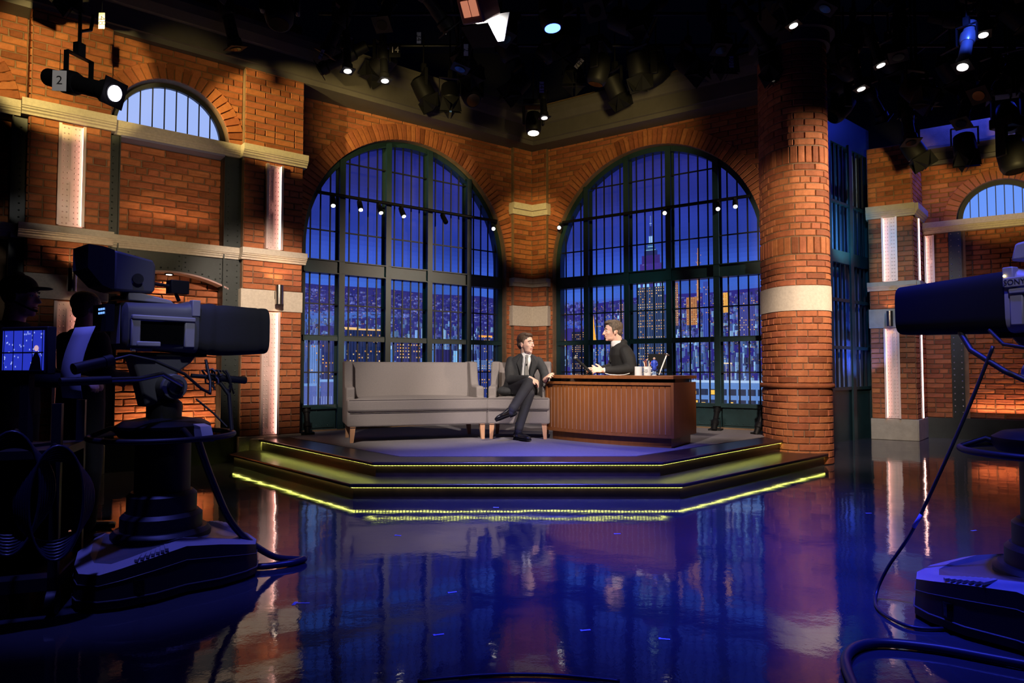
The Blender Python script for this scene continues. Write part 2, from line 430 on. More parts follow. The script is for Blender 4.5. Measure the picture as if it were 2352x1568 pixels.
def bigwindow(name, O, D, uc, mull, lab, last):
    loc, rz = frame_loc(O, D)
    W = empty(name, loc, rz, lab, None, None, 'structure')
    y = .16
    def top(u, r=SR): return SZ + math.sqrt(max(r*r-(u-uc)**2, 0))
    # steel ring round the opening
    pts = [(uc-SR, .3)] + [(uc-SR*math.cos(PI*i/48), SZ+SR*math.sin(PI*i/48)) for i in range(49)] + [(uc+SR, .3)]
    def off(p, d):
        a, b = p
        if b <= SZ: return (a + (d if a < uc else -d), b)
        r = math.hypot(a-uc, b-SZ); k = (r-d)/r; return (uc+(a-uc)*k, SZ+(b-SZ)*k)
    mb = MB(); ins = [off(p, .085) for p in pts]
    for i in range(len(pts)-1):
        a, b, c, d = pts[i], pts[i+1], ins[i+1], ins[i]
        mb.add([(a[0],y-.05,a[1]),(b[0],y-.05,b[1]),(c[0],y-.05,c[1]),(d[0],y-.05,d[1]),(a[0],y+.1,a[1]),(b[0],y+.1,b[1]),(c[0],y+.1,c[1]),(d[0],y+.1,d[1])],
               [(0,1,2,3),(7,6,5,4),(3,2,6,7)])
    mb.build('window_frame', TEAL, W)
    for u in mull:
        mb = MB(); t = top(u)-.03
        mb.box(u-.045, u+.045, y-.10, y-.075, .30, t); mb.box(u-.014, u+.014, y-.08, y+.06, .30, t); mb.box(u-.045, u+.045, y+.05, y+.07, .30, t)
        mb.build('mullion', TEAL, W)
    def span(z, r=SR-.05):
        return (uc-r, uc+r) if z <= SZ else (uc-math.sqrt(max(r*r-(z-SZ)**2, 0)), uc+math.sqrt(max(r*r-(z-SZ)**2, 0)))
    a, b = span(2.7)
    mb = MB(); mb.box(a, b, y-.07, y-.05, 2.59, 2.76); mb.box(a, b, y-.10, y+.08, 2.76, 2.775); mb.box(a, b, y-.10, y+.08, 2.575, 2.59)
    mb.build('crossbeam', TEAL, W)
    mb = MB(); mb.box(a, b, y-.085, y-.065, 1.59, 1.665); mb.box(a, b, y-.085, y+.05, 1.655, 1.67); mb.build('rail', TEAL, W)
    mb = MB(); mb.box(a, b, y-.07, y+.06, .60, .66); mb.build('window_sill', TEAL, W)
    for i, (z, hh) in enumerate(((1.13, .014), (2.13, .014), (3.22, .014), (4.28, .014))):
        a2, b2 = span(z+.03); mb = MB(); mb.box(a2, b2, y-.01, y+.012, z-hh/1.4, z+hh/1.4); mb.build('glazing_bar', BARM, W)
    edges = [mull[0]-.75] + mull + [mull[-1]+.75]
    for a, b in zip(edges, edges[1:]):
        for k in range(1, 5):
            u = a + (b-a)*k/5
            if abs(u-uc) > SR-.08: continue
            mb = MB(); mb.box(u-.010, u+.010, y+.0, y+.016, .64, top(u)-.03); mb.build('glazing_bar', BARM, W)
    # riveted base panels, one per bay
    for a, b in zip(edges, edges[1:]):
        a = max(a+.05, uc-SR+.06); b = min(b-.05, uc+SR-.06)
        mb = MB(); mb.box(a, b, y-.03, y, .30, .60); mb.box(a+.03, b-.03, y-.045, y-.03, .33, .345)
        p = mb.build('base_panel', TEAL, W)
        mb = MB(); u = a+.05
        while u < b:
            for z in (.36, .57): mb.ell((u, y-.03, z), .009, .007, .009, 6, 4)
            u += .085
        r = mb.build('rivets', TEAL, p, smooth=60); r['kind'] = 'stuff'
    # light bar pipe across the window
    a3, b3 = span(3.73)
    mb = MB(); mb.cyl((a3-.02, y-.16, 3.73), (b3+.02, y-.16, 3.73), .026, n=12); mb.build('light_pipe', BLACK, W, smooth=40)
    return W
MU_A = [.68, 1.44, 2.18, 2.94]; MU_R = [1.06, 1.81, 2.54, 3.30]
winA = bigwindow('window_1', O_A, D_A, 1.86, MU_A, 'tall arched steel grid window behind the long sofa', 0)
winR = bigwindow('window_2', O_R, D_R, 2.24, MU_R, 'tall arched steel grid window behind the desk with the skyscraper', 1)

# ------------------------------------------------------------------ printed, back-lit city backdrops
INK = vcol_emit('backlit_print', 1.0)
def sr(c): return tuple((x/255)**2.2 for x in c)
class Print:
    def __init__(s, u0, u1): s.mb = MB(); s.u0 = u0; s.u1 = u1; s.k = 0
    def q(s, a, b, z0, z1, c, lv=None):
        a = max(a, s.u0); b = min(b, s.u1)
        if b <= a: return
        y = -lv*.0012
        s.mb.col = c; s.mb.add([(a, y, z0), (b, y, z0), (b, y, z1), (a, y, z1)], [(0, 1, 2, 3)])
    def poly(s, pts, c, lv):
        s.mb.col = c; s.mb.add([(min(max(a, s.u0), s.u1), -lv*.0012, z) for a, z in pts], [tuple(range(len(pts)))])
    def done(s, name, O, D, lab):
        loc, rz = frame_loc(O, D)
        o = s.mb.build(name, INK, loc=at(O, D, 0, .70, 0), rot=(0, 0, rz))
        a = o.data.color_attributes.new('ink', 'FLOAT_COLOR', 'CORNER'); i = 0
        for p, c in zip(o.data.polygons, s.mb.c):
            for _ in p.vertices: a.data[i].color = (*c, 1); i += 1
        return tag(o, lab, 'backdrop')
SKY = [(5.4, (30, 33, 92)), (4.6, (37, 42, 118)), (4.0, (42, 52, 138)), (3.4, (46, 64, 162)), (2.9, (56, 86, 192)), (2.5, (66, 104, 208)), (2.3, (62, 80, 170)), (1.8, (66, 86, 172)), (1.2, (84, 116, 186)), (.3, (100, 138, 205))]
def sky_at(z):
    for (za, ca), (zb, cb) in zip(SKY, SKY[1:]):
        if z >= zb:
            t = (z-zb)/(za-zb); return tuple(cb[i]+(ca[i]-cb[i])*t for i in range(3))
    return SKY[-1][1]
def sky(P, u0, u1, rn):
    n = 70; z0, z1 = .2, 5.4
    for i in range(n):
        za = z0+(z1-z0)*i/n; zb = z0+(z1-z0)*(i+1)/n
        c = sky_at((za+zb)/2)
        for j in range(24):
            a = u0+(u1-u0)*j/24; b = u0+(u1-u0)*(j+1)/24
            k = 1 + .10*math.sin(a*1.3+za*3.1)*math.sin(a*.7-za*5)
            P.q(a, b, za, zb, sr(tuple(x*k for x in c)), 0)
ORG = [(255, 205, 140), (255, 185, 100), (255, 228, 180), (250, 165, 85)]
def tower(P, a, b, z0, z1, base, rn, lv, ww=.018, wh=.024, dens=.35, cols=ORG, stripes=True, k=1.0):
    P.q(a, b, z0, z1, sr(base), lv)
    nu = max(2, int((b-a)/(ww*1.9))); nz = int((z1-z0)/(wh*1.7))
    if stripes:
        for i in range(nu):
            u = a+(b-a)*(i+.02)/nu; P.q(u, u+(b-a)/nu*.30, z0, z1, sr(tuple(min(255, x*1.3) for x in base)), lv+.3)
    for j in range(nz):
        rowd = dens*rn.choice([.3, 1, 1.6])
        for i in range(nu):
            if rn.random() < rowd:
                u = a+(b-a)*(i+.38)/nu; z = z0+(z1-z0)*(j+.3)/nz
                c = rn.choice(cols); f = rn.uniform(.6, 1)
                P.q(u, u+ww*.9, z, z+wh*.75, sr(tuple(x*f*k for x in c)), lv+.6)
def speck(P, u0, u1, z0, z1, n, rn, lv, cols=ORG, s=.011, f=1):
    for _ in range(n):
        u = rn.uniform(u0, u1); z = rn.uniform(z0, z1); k = rn.uniform(.35, .9)*f; q = s*rn.uniform(.4, 1.1)
        P.q(u, u+q*rn.uniform(.8, 2), z, z+q, sr(tuple(x*k for x in rn.choice(cols))), lv)
def blocks(P, u0, u1, z0, z1, n, rn, lv, pal, wr=(.05, .16), hr=(.04, .2)):
    L = sorted([(rn.uniform(z0, z1), rn.uniform(u0, u1)) for _ in range(n)], reverse=True)
    for z, u in L:
        w_ = rn.uniform(*wr); h = rn.uniform(*hr); c = rn.choice(pal); f = rn.uniform(.75, 1.15)
        P.q(u, min(u+w_, u1+.1), z, z+h, sr(tuple(min(255, x*f) for x in c)), lv)
        P.q(u, min(u+w_*.4, u1+.1), z, z+h, sr(tuple(min(255, x*f*1.25) for x in c)), lv+.2)
        lv += .004
PALN = [(64, 86, 138), (76, 104, 156), (54, 70, 120), (92, 124, 174), (66, 76, 126), (60, 82, 130), (50, 60, 102), (112, 148, 190), (70, 90, 146), (46, 54, 94)]
PALF = [(62, 66, 136), (70, 74, 142), (54, 60, 120), (82, 90, 154), (48, 50, 104)]
# left print: hills and river, office towers
rn = random.Random(4); P = Print(-.5, 4.6)
sky(P, -1.4, 4.6, rn)
P.poly([(-1.4, .3), (4.6, .3), (4.6, 2.42), (3.6, 2.50), (2.6, 2.47), (1.6, 2.50), (.6, 2.48), (-.4, 2.51), (-1.4, 2.46)], sr((46, 46, 118)), .6)
blocks(P, -.5, 4.5, 2.0, 2.40, 900, rn, .8, PALF, (.02, .09), (.010, .035))
speck(P, -.5, 4.5, 2.2, 2.49, 420, rn, 4.6, s=.009, f=.9)
P.poly([(-1.4, 1.92), (.2, 1.93), (1.2, 1.99), (2.2, 2.06), (2.2, 2.10), (1.2, 2.10), (.4, 2.06), (-1.4, 2.03)], sr((70, 104, 190)), 3.3)
P.poly([(-.2, 1.80), (.9, 1.86), (1.1, 1.99), (-.2, 1.94)], sr((66, 98, 184)), 3.3)
blocks(P, -.5, 4.5, 1.55, 1.94, 700, rn, 3.6, PALF + PALN, (.02, .06), (.02, .09))
speck(P, -.5, 4.5, 1.55, 2.2, 620, rn, 6.6, s=.010)
blocks(P, -.5, 4.5, .25, 1.55, 900, rn, 6, PALN, (.03, .11), (.08, .34))
speck(P, -.5, 4.5, .3, 1.6, 650, rn, 9.4, s=.012, cols=ORG+[(170, 210, 255)])
lv = 10.5
for a, b, z1, base, dn in ((-.25, .02, 1.42, (70, 96, 150), .5), (.03, .40, 1.28, (64, 80, 140), .04), (.42, .60, 1.55, (86, 116, 176), .08), (.62, .98, 1.72, (42, 50, 96), .30), (1.02, 1.62, 1.80, (30, 40, 76), .25),
                      (1.66, 1.84, 1.50, (74, 112, 176), .06), (1.90, 2.36, 1.66, (44, 46, 92), .42), (2.48, 2.62, 1.50, (70, 108, 172), .06), (2.66, 3.0, 1.52, (40, 38, 84), .10), (3.02, 3.12, 1.5, (110, 160, 215), .05), (3.55, 3.85, 1.78, (44, 54, 110), .5), (4.0, 4.3, 1.7, (40, 52, 104), .3)):
    tower(P, a, b, .25, z1, base, rn, lv, .026 if b-a > .3 else .018, .030, dn); lv += 1
P.q(1.0, 1.64, 1.80, 1.825, sr((240, 190, 120)), lv); P.q(.98, 1.2, 1.825, 1.84, sr((255, 210, 150)), lv)
P.q(3.55, 3.85, 1.76, 1.79, sr((255, 170, 80)), lv)
for k in range(5): P.q(3.2, 3.86, 1.18+k*.035, 1.192+k*.035, sr((130, 170, 215)), lv)
P.q(.1, .55, .62, .92, sr((84, 100, 170)), lv); P.q(.1, .55, .92, .96, sr((110, 150, 215)), lv+.5)
P.q(.62, 1.0, .62, .98, sr((80, 92, 160)), lv); P.q(.6, 1.02, .98, 1.02, sr((120, 160, 220)), lv+.5)
for k in range(13): P.q(.5+k*.04, .515+k*.04, .62, .76, sr((120, 140, 200)), lv+1)
P.q(.25, .42, .60, .64, sr((190, 220, 250)), lv+1)
P.done('city_backdrop', O_A, D_A, 'backlit dusk city print with river and office towers behind the sofa window')
# right print: the tall stepped skyscraper
rn = random.Random(9); P = Print(-.3, 4.5)
sky(P, -.3, 4.5, rn)
P.poly([(-.3, .3), (5.2, .3), (5.2, 2.40), (4.2, 2.46), (3.0, 2.42), (2.0, 2.44), (1.0, 2.36), (-.3, 2.34)], sr((50, 46, 128)), .6)
blocks(P, -.3, 4.5, 1.9, 2.36, 900, rn, .8, PALF, (.02, .07), (.015, .06))
speck(P, -.3, 5.1, 2.15, 2.40, 230, rn, 3.2, s=.010)
P.q(-.3, .9, 1.93, 2.06, sr((58, 84, 190)), 3.4)
blocks(P, 1.2, 4.5, 1.5, 2.1, 800, rn, 3.6, PALF+PALN, (.02, .08), (.03, .12))
speck(P, .6, 4.5, 1.5, 2.3, 800, rn, 7, s=.012)
blocks(P, -.3, 4.5, .3, 1.55, 1300, rn, 6, PALN, (.02, .06), (.04, .18))
speck(P, -.3, 4.5, .3, 1.6, 900, rn, 12.2, s=.012, cols=ORG+[(170, 210, 255), (200, 225, 255)])
lv = 13.5
for a, b, z0, z1, base, dn in ((.42, .80, .5, 1.86, (26, 32, 60), .7), (.9, 1.02, 1.3, 2.0, (56, 80, 150), .2), (1.1, 1.3, 1.5, 2.12, (60, 74, 150), .25), (1.38, 1.5, 1.6, 2.32, (80, 74, 120), .5), (1.52, 1.72, 1.2, 2.14, (54, 70, 140), .3),
                          (2.36, 2.46, 1.9, 2.62, (120, 90, 90), .9), (2.60, 2.78, 1.9, 2.36, (150, 100, 70), .95), (3.12, 3.30, 2.08, 2.40, (215, 150, 75), .7), (3.45, 3.7, 1.7, 2.34, (62, 66, 130), .3), (2.88, 2.98, 1.7, 2.6, (54, 70, 150), .2),
                          (3.95, 4.1, 1.5, 2.2, (50, 60, 130), .2)):
    tower(P, a, b, z0, z1, base, rn, lv, .016, .022, dn); lv += .9
for (u, z0, z1, w_) in ((.22, 1.6, 2.02, .11), (.88, 1.62, 2.16, .06)):
    P.poly([(u-w_, z0), (u+w_, z0), (u+w_*.25, z0+(z1-z0)*.6), (u, z1), (u-w_*.25, z0+(z1-z0)*.6)], sr((255, 180, 70)), lv)
P.poly([(2.775, 2.3), (2.83, 2.3), (2.806, 3.16), (2.80, 3.16)], sr((200, 140, 100)), lv); speck(P, 2.76, 2.85, 2.3, 3.1, 60, rn, lv+1, s=.012)
# tower body, shoulders, crown, mast
tw = lv+2
P.q(1.62, 2.30, .4, 2.30, sr((50, 66, 110)), tw-.5)
tower(P, 1.725, 2.22, .4, 2.58, (46, 58, 92), rn, tw, .021, .027, .62, k=1)
for u in (1.77, 1.93, 2.04, 2.17): P.q(u, u+.012, 1.0, 2.60, sr((78, 104, 150)), tw+.9)
for z0, z1, h, c in ((2.58, 2.78, .225, (62, 58, 140)), (2.78, 2.98, .20, (66, 52, 140)), (2.98, 3.12, .165, (60, 46, 120)), (3.12, 3.20, .12, (44, 50, 100)), (3.20, 3.26, .09, (50, 76, 130)), (3.26, 3.33, .06, (60, 96, 150)), (3.33, 3.45, .036, (110, 150, 210)), (3.45, 3.62, .022, (40, 50, 110)), (3.62, 3.80, .010, (90, 110, 170))):
    P.q(1.985-h, 1.985+h, z0, z1, sr(c), tw+2)
for u in (1.77, 1.86, 1.93, 2.05, 2.12, 2.19): P.poly([(u-.025, 2.58), (u+.025, 2.58), (u+.006, 2.74), (u-.006, 2.74)], sr((140, 200, 255)), tw+3)
speck(P, 1.80, 2.16, 2.62, 3.1, 26, rn, tw+3.2, cols=[(190, 160, 240), (170, 200, 250)], s=.012)
P.q(1.90, 2.07, 3.205, 3.215, sr((150, 210, 230)), tw+3); P.q(1.93, 2.04, 3.262, 3.272, sr((150, 210, 230)), tw+3)
P.q(1.962, 1.974, 3.33, 3.44, sr((190, 225, 255)), tw+3); P.q(1.996, 2.008, 3.33, 3.44, sr((190, 225, 255)), tw+3)
P.q(1.965, 2.005, 3.66, 3.67, sr((160, 190, 255)), tw+3)
# white office block low on the right
P.q(2.62, 4.9, .3, .98, sr((96, 134, 200)), tw+4)
for r in range(3):
    for k in range(15):
        a = 2.68+k*.15; z = .42+r*.17
        lit = rn.random() < .5
        P.q(a, a+.12, z, z+.10, sr((44, 52, 78)), tw+5)
        if lit: P.q(a+.01, a+rn.uniform(.05, .11), z+.012, z+rn.uniform(.05, .088), sr((255, 200, 90)), tw+6)
P.q(2.6, 4.9, .96, 1.0, sr((170, 200, 240)), tw+5)
P.q(3.16, 3.34, 1.26, 1.28, sr((240, 220, 190)), tw+5)
for u in (3.17, 3.24, 3.32): P.q(u, u+.008, 1.0, 1.26, sr((200, 200, 200)), tw+5)
P.done('city_backdrop', O_R, D_R, 'backlit dusk city print with tall stepped skyscraper behind the desk window')

# small spotlights clamped on the window light pipes
def mini_spot(O, D, u, z, tilt, yaw, lit, label, group=None):
    t = empty('pipe_spotlight', at(O, D, u, .0, z), math.atan2(D[1], D[0]) + yaw, label, 'spotlight', group)
    R = Matrix.Rotation(tilt, 4, 'X')
    mb = MB(); mb.box(-.02, .02, -.03, .03, -.03, .05); mb.build('clamp', BLACK, t)
    mb = MB(); mb.m = R; mb.lathe([(.02, .08), (.035, .06), (.04, 0), (.042, -.10), (.036, -.105)], 14, (0, 0, -.02)); mb.build('barrel', BLACK, t, smooth=40)
    mb = MB(); mb.m = R; mb.lathe([(.030, -.108), (.030, -.118)], 14, (0, 0, -.02)); mb.build('lens', HOT if lit else SMOKE, t)
    return t
for i, (u, lit) in enumerate(((.50, 1), (.92, 1), (1.24, 1), (1.62, 1), (2.38, 0))):
    mini_spot(O_A, D_A, u, 3.66, -.55, .15*(i-2), lit, ['first small lit spotlight from the left on the sofa window pipe', 'second small lit spotlight from the left on the sofa window pipe', 'third small lit spotlight from the left on the sofa window pipe',
              'fourth small lit spotlight from the left on the sofa window pipe', 'small unlit spotlight on the sofa window pipe'][i])
mini_spot(O_A, D_A, 3.36, 3.62, -1.1, -.4, 1, 'bright round spotlight at the right end of the sofa window pipe')
for i, (u, lit) in enumerate(((.60, 1), (2.52, 1), (3.36, 1), (3.62, 1))):
    mini_spot(O_R, D_R, u, 3.68, -1.1 if i < 2 else -.7, .3, lit, ['bright round spotlight at the left end of the desk window pipe', 'bright round spotlight in the middle of the desk window pipe', 'small lit spotlight left of the last on the desk window pipe', 'small lit spotlight at the right end of the desk window pipe'][i])
# ------------------------------------------------------------------ left brick wall: pilasters, bay, ledges
def put_at(parent, lst, O, D, dy=0, cap=300, near=None):
    rz = math.atan2(D[1], D[0])
    if near is not None: lst = sorted(lst, key=lambda b: (b[1]-near[0])**2 + .3*(b[3]-near[1])**2)
    for me, u, y, z, sx, sz in lst[:cap]:
        link('brick', me, parent, at(O, D, u, y+dy, z), (0, 0, rz), (sx, 1, sz))
    if lst[cap:]:
        mb = MB()
        for me, u, y, z, sx, sz in lst[cap:]:
            mb.add([at(O, D, u+v.co.x*sx, y+dy+v.co.y, z+v.co.z*sz) for v in me.vertices], [tuple(p.vertices) for p in me.polygons])
        o = mb.build('brickwork', BRICK, parent); o['kind'] = 'stuff'
def side_bricks(parent, x0, y0, y1, z0, z1, seed, face=-1):
    for me, u, y, z, sx, sz in lay(y0, y1, z0, z1, 0, None, seed):
        link('brick', me, parent, (x0, u, z), (0, 0, -PI/2 if face < 0 else PI/2), (sx, 1, sz))
def ledge_prof(zt, h, d, y0=0):
    return [(y0, zt), (y0-d, zt), (y0-d, zt-.50*h), (y0-.86*d, zt-.54*h), (y0-.86*d, zt-.62*h), (y0-.66*d, zt-.68*h), (y0-.66*d, zt-.78*h), (y0-.45*d, zt-.86*h), (y0-.40*d, zt-h), (y0, zt-h)]
def ledge(parent, u0, u1, zt, h, d, y0=0, m=STONE, back=.1):
    p = ledge_prof(zt, h, d, y0); p[0] = (y0+back, zt); p[-1] = (y0+back, zt-h)
    mb = MB(); mb.prism([(a, b) for a, b in p], u0, u1, 'x'); return mb.build('ledge', m, parent)
def channel(O, D, u0, u1, z0, z1, y, side, label, cat='wall light', power=2.2):
    """riveted steel light channel with a lit strip inside one flange"""
    loc, rz = frame_loc(O, D)
    t = empty('light_channel', at(O, D, (u0+u1)/2, y, z0), rz, label, cat)
    w_ = (u1-u0)/2; h = z1-z0
    mb = MB(); mb.box(-w_, w_, -.002, .02, 0, h); mb.box(-.010, .010, -.012, 0, .05*h, .44*h); mb.box(-.010, .010, -.012, 0, .56*h, .95*h); mb.build('back_plate', PINKM, t)
    for s in (-1, 1):
        mb = MB(); mb.box(s*w_, s*(w_-.012), -.05, 0, 0, h); mb.box(s*w_, s*(w_-.028), -.056, -.05, 0, h); mb.build('flange', PINKM, t)
    mb = MB(); n = int(h/.06)
    for i in range(n):
        for u in (-.55, -.25, .28, .58): mb.ell((u*w_, -.002, h*(i+.5)/n), .0085, .008, .0085, 6, 4)
    r = mb.build('rivets', PINKM, t, smooth=60); r['kind'] = 'stuff'
    mb = MB(); a = side*(w_-.014); mb.box(a, a-side*.014, -.040, -.022, .01, h-.01); mb.build('light_strip', LEDP, t)
    return t
def sconce(O, D, u, y, z, label, power=5):
    loc, rz = frame_loc(O, D)
    t = empty('wall_sconce', at(O, D, u, y, z), rz, label, 'wall lamp')
    mb = MB(); n = 24
    v = []
    for (r, zz) in ((.052, -.125), (.052, .125), (.046, .125), (.046, -.125)):
        for i in range(n): v.append((r*math.cos(2*PI*i/n), -.09 + r*math.sin(2*PI*i/n), zz))
    f = [(k*n+i, k*n+(i+1) % n, ((k+1) % 4)*n+(i+1) % n, ((k+1) % 4)*n+i) for k in range(4) for i in range(n)]
    mb.add(v, f); mb.build('shade', CHROME, t, smooth=40)
    mb = MB(); mb.box(-.03, .03, -.045, 0, -.05, .05); mb.build('wall_bracket', BLACK, t)
    mb = MB(); mb.lathe([(.03, -.02), (.03, .02)], 14, (0, -.09, .06)); mb.build('bulb', em('warm_bulb', (1, .75, .45), 4), t)
    for s in (1, -1):
        l = bpy.data.lights.new('sconce_light', 'SPOT'); l.energy = power; l.color = (1, .62, .32); l.spot_size = 2.2; l.spot_blend = .6; l.shadow_soft_size = .02
        o = bpy.data.objects.new('sconce_light', l); COL.objects.link(o); o.location = at(O, D, u, y-.09, z+s*.13)
        if s < 0: l.energy *= .25
        o.rotation_euler = (PI if s > 0 else 0, 0, 0)
    return t
locL, rzL = frame_loc(O_L, D_L)
def pilaster(O, D, u0, u1, label, zb=.32, ztop=5.3, y=0, seed=1, bands=((1.93, 2.20),), ledges=((4.05, .16), (2.72, .145)), left_side=False, depth=.5, plinth=.32, right_side=False, stone=STONE):
    loc, rz = frame_loc(O, D)
    t = empty('brick_pilaster', at(O, D, 0, y, 0), rz, label, 'pilaster', None)
    mb = MB(); mb.box(u0, u1, 0, depth, 0, ztop); mb.build('mortar_core', MORTAR, t)
    mb = MB(); mb.box(u0-.02, u1+.012, -.03, depth, 0, plinth); mb.build('plinth', stone, t, bevel=.008)
    segs = []; z = plinth
    for a, b in sorted([(bz0, bz1) for bz0, bz1 in bands] + [(zt-h, zt) for zt, h in ledges]):
        segs.append((z, a)); z = b
    segs.append((z, ztop))
    for k, (a, b) in enumerate(segs):
        if b-a > .05:
            for me, u, yy, zz, sx, sz in lay(u0, u1, a, b, 0, None, seed+k): link('brick', me, t, (u, yy, zz), None, (sx, 1, sz))
            if left_side: side_bricks(t, u0, 0, depth, a, b, seed+k+30)
            if right_side: side_bricks(t, u1, 0, depth, a, b, seed+k+30, 1)
    for a, b in bands:
        mb = MB(); mb.box(u0-.018, u1+.010, -.022, depth, a, b); mb.build('stone_band', stone, t, bevel=.004)
    for zt, h in ledges:
        ledge(t, u0-(.08 if left_side else .03), u1+.04, zt, h, .10, 0, stone, depth)
    return t
pilaster(O_L, D_L, -3.03, -2.27, 'wide brick pilaster behind the left camera viewfinder', left_side=True, seed=2)
pilaster(O_L, D_L, -.78, 0, 'brick pilaster left of the sofa window with a steel sconce', seed=12)
# bay between the pilasters
mb = MB(); arch_plate(mb, -2.27, -.78, 4.05, 5.9, -1.60, .66, 4.03, 4.05, .35, .10)
mb.box(-2.16, -1.0, .30, .4, .3, 4.05)
mb.box(-4.6, -3.03, .30, .45, 0, 5.9)
mb.box(-3.03, -2.27, .1, .45, 5.2, 5.9); mb.box(-.78, 0, .1, .45, 5.2, 5.9)
wl = mb.build('wall_left', MORTAR, loc=locL, rot=(0, 0, rzL)); tag(wl, 'brick studio wall with arched lunette window on the left', None, None, 'structure')
voussoirs(wl, -1.60, 4.03, .66, .19, .10, 26, seed=7)
put_bricks(wl, lay(-2.27, -.78, 4.06, 5.32, .10, arch_holes(-1.60, .66, 4.03, .19), seed=30), None)
def infill(name, u0, u1, z0, z1, y, lab, seed, parent):
    mb = MB(); mb.box(u0, u1, y, y+.06, z0, z1)
    o = mb.build(name, MORTAR, parent); tag(o, lab)
    for me, u, yy, zz, sx, sz in lay(u0, u1, z0, z1, y, None, seed, True): link('brick', me, o, (u, yy, zz), None, (sx, 1, sz))
    return o
infill('brick_panel', -2.17, -.97, 2.74, 3.86, .26, 'recessed rough brick panel under the left lunette window', 41, wl)
infill('brick_panel', -2.17, -.90, .32, 2.42, .30, 'recessed rough brick panel under the riveted arch, behind the left camera', 42, wl)
infill('brick_panel', -4.4, -3.16, 2.74, 3.86, .26, 'recessed brick panel at the far left edge', 43, wl)
for a, b in ((-2.27, -.78), (-4.6, -3.05)):
    ledge(wl, a, b, 4.05, .16, .07, .10, STONE, .2); ledge(wl, a, b, 2.72, .145, .07, .10, STONE, .2)
voussoirs(wl, -3.95, 4.03, .66, .19, .29, 26, seed=9)
put_bricks(wl, lay(-4.6, -3.05, 4.06, 5.32, .30, None, seed=31), None, 120)
mb = MB()
for a, b in ((-2.30, -2.16), (-1.0, -.76), (-3.18, -3.03)):
    mb.box(a, b, .09, .12, .32, 3.88); mb.box(a, a+.014, .05, .26, .32, 3.88); mb.box(b-.014, b, .05, .26, .32, 3.88)
t = mb.build('steel_jamb', STEEL, wl)
mb = MB()
for u in (-2.23, -.94, -.82, -3.10):
    z = .4
    while z < 3.85: mb.ell((u, .09, z), .010, .008, .010, 6, 4); z += .075
r = mb.build('rivets', STEEL, t, smooth=60); r['kind'] = 'stuff'
mb = MB(); mb.box(-2.16, -1.0, .05, .26, 3.865, 3.89); mb.build('soffit', mat('blue_lit_steel', (.16, .15, .24), .5), wl)  # bluish light on the reveal edge is put into this steel colour
# riveted segmental arch
def arc_z(u): 
    h = .16; hw = .68; R = (hw*hw+h*h)/(2*h); x = u+1.595
    return 2.20 + math.sqrt(max(R*R-x*x, 0)) - (R-h)
mb = MB(); n = 20
for i in range(n):
    a = -2.27+(1.49)*i/n; b = -2.27+(1.49)*(i+1)/n
    za = arc_z(a) if -2.27 < a < -.90 else (2.0 if a >= -.92 else arc_z(a)); zb = arc_z(b) if b < -.90 else 2.0
    if a > -.93: za = zb = .32
    mb.add([(a,.10,za),(b,.10,zb),(b,.10,2.58),(a,.10,2.58),(a,.13,za),(b,.13,zb),(b,.13,2.58),(a,.13,2.58)], [(0,1,2,3),(7,6,5,4),(4,5,1,0)])
ap = mb.build('arch_panel', STEEL, wl); ap['label'] = 'dark green riveted steel arch panel'
mb = MB()
for i in range(18):
    a = -2.25+1.33*i/17; mb.ell((a, .10, arc_z(a)+.035), .011, .009, .011, 6, 4)
for u in (-2.05, -1.98, -1.50, -1.43, -1.02):
    for k in range(4):
        z = arc_z(u)+.07+k*.06
        if z < 2.55: mb.ell((u, .10, z), .010, .008, .010, 6, 4)
for u in (-2.015, -1.465, -.99): mb.box(u-.006, u+.006, .092, .10, arc_z(u)+.02, 2.57)
r = mb.build('rivets', STEEL, ap, smooth=60); r['kind'] = 'stuff'
mb = MB()
for i in range(16):
    a = -2.24+1.32*i/16; b = a+1.32/16
    mb.add([(a,.085,arc_z(a)),(b,.085,arc_z(b)),(b,.085,arc_z(b)-.02),(a,.085,arc_z(a)-.02),(a,.32,arc_z(a)),(b,.32,arc_z(b)),(b,.32,arc_z(b)-.02),(a,.32,arc_z(a)-.02)], [(0,3,2,1),(2,3,7,6),(0,1,5,4)])
mb.build('arch_soffit', mat('rose_painted_soffit', (.30, .18, .16), .5), wl)
t = empty('puck_light', at(O_L, D_L, -1.59, .19, 2.325), rzL, 'small round downlight under the riveted arch', 'downlight')
mb = MB(); mb.lathe([(.05, 0), (.05, .02), (.035, .02)], 20); mb.build('trim_ring', BLACK, t)
mb = MB(); mb.lathe([(.034, -.004), (.034, .0)], 16); mb.build('lens', HOT, t)
l = spot(at(O_L, D_L, -1.59, .17, 2.31), at(O_L, D_L, -1.59, .30, 1.6), 16, (1, .70, .38), 110, .5, .02)
mb = MB(); mb.box(-4.6, 0.02, .06, .4, 0, .32)
t = mb.build('base_plate', STEEL, wl)
# up-light hidden in the foot of the lower panel and the head of the upper panel
area(at(O_L, D_L, -1.55, .10, .40), at(O_L, D_L, -1.55, .29, 1.3), 12, (1, .60, .32), .9, .05)
area(at(O_L, D_L, -1.58, .10, 3.0), at(O_L, D_L, -1.58, .30, 3.3), 1.0, (1, .6, .3), .9, .05)
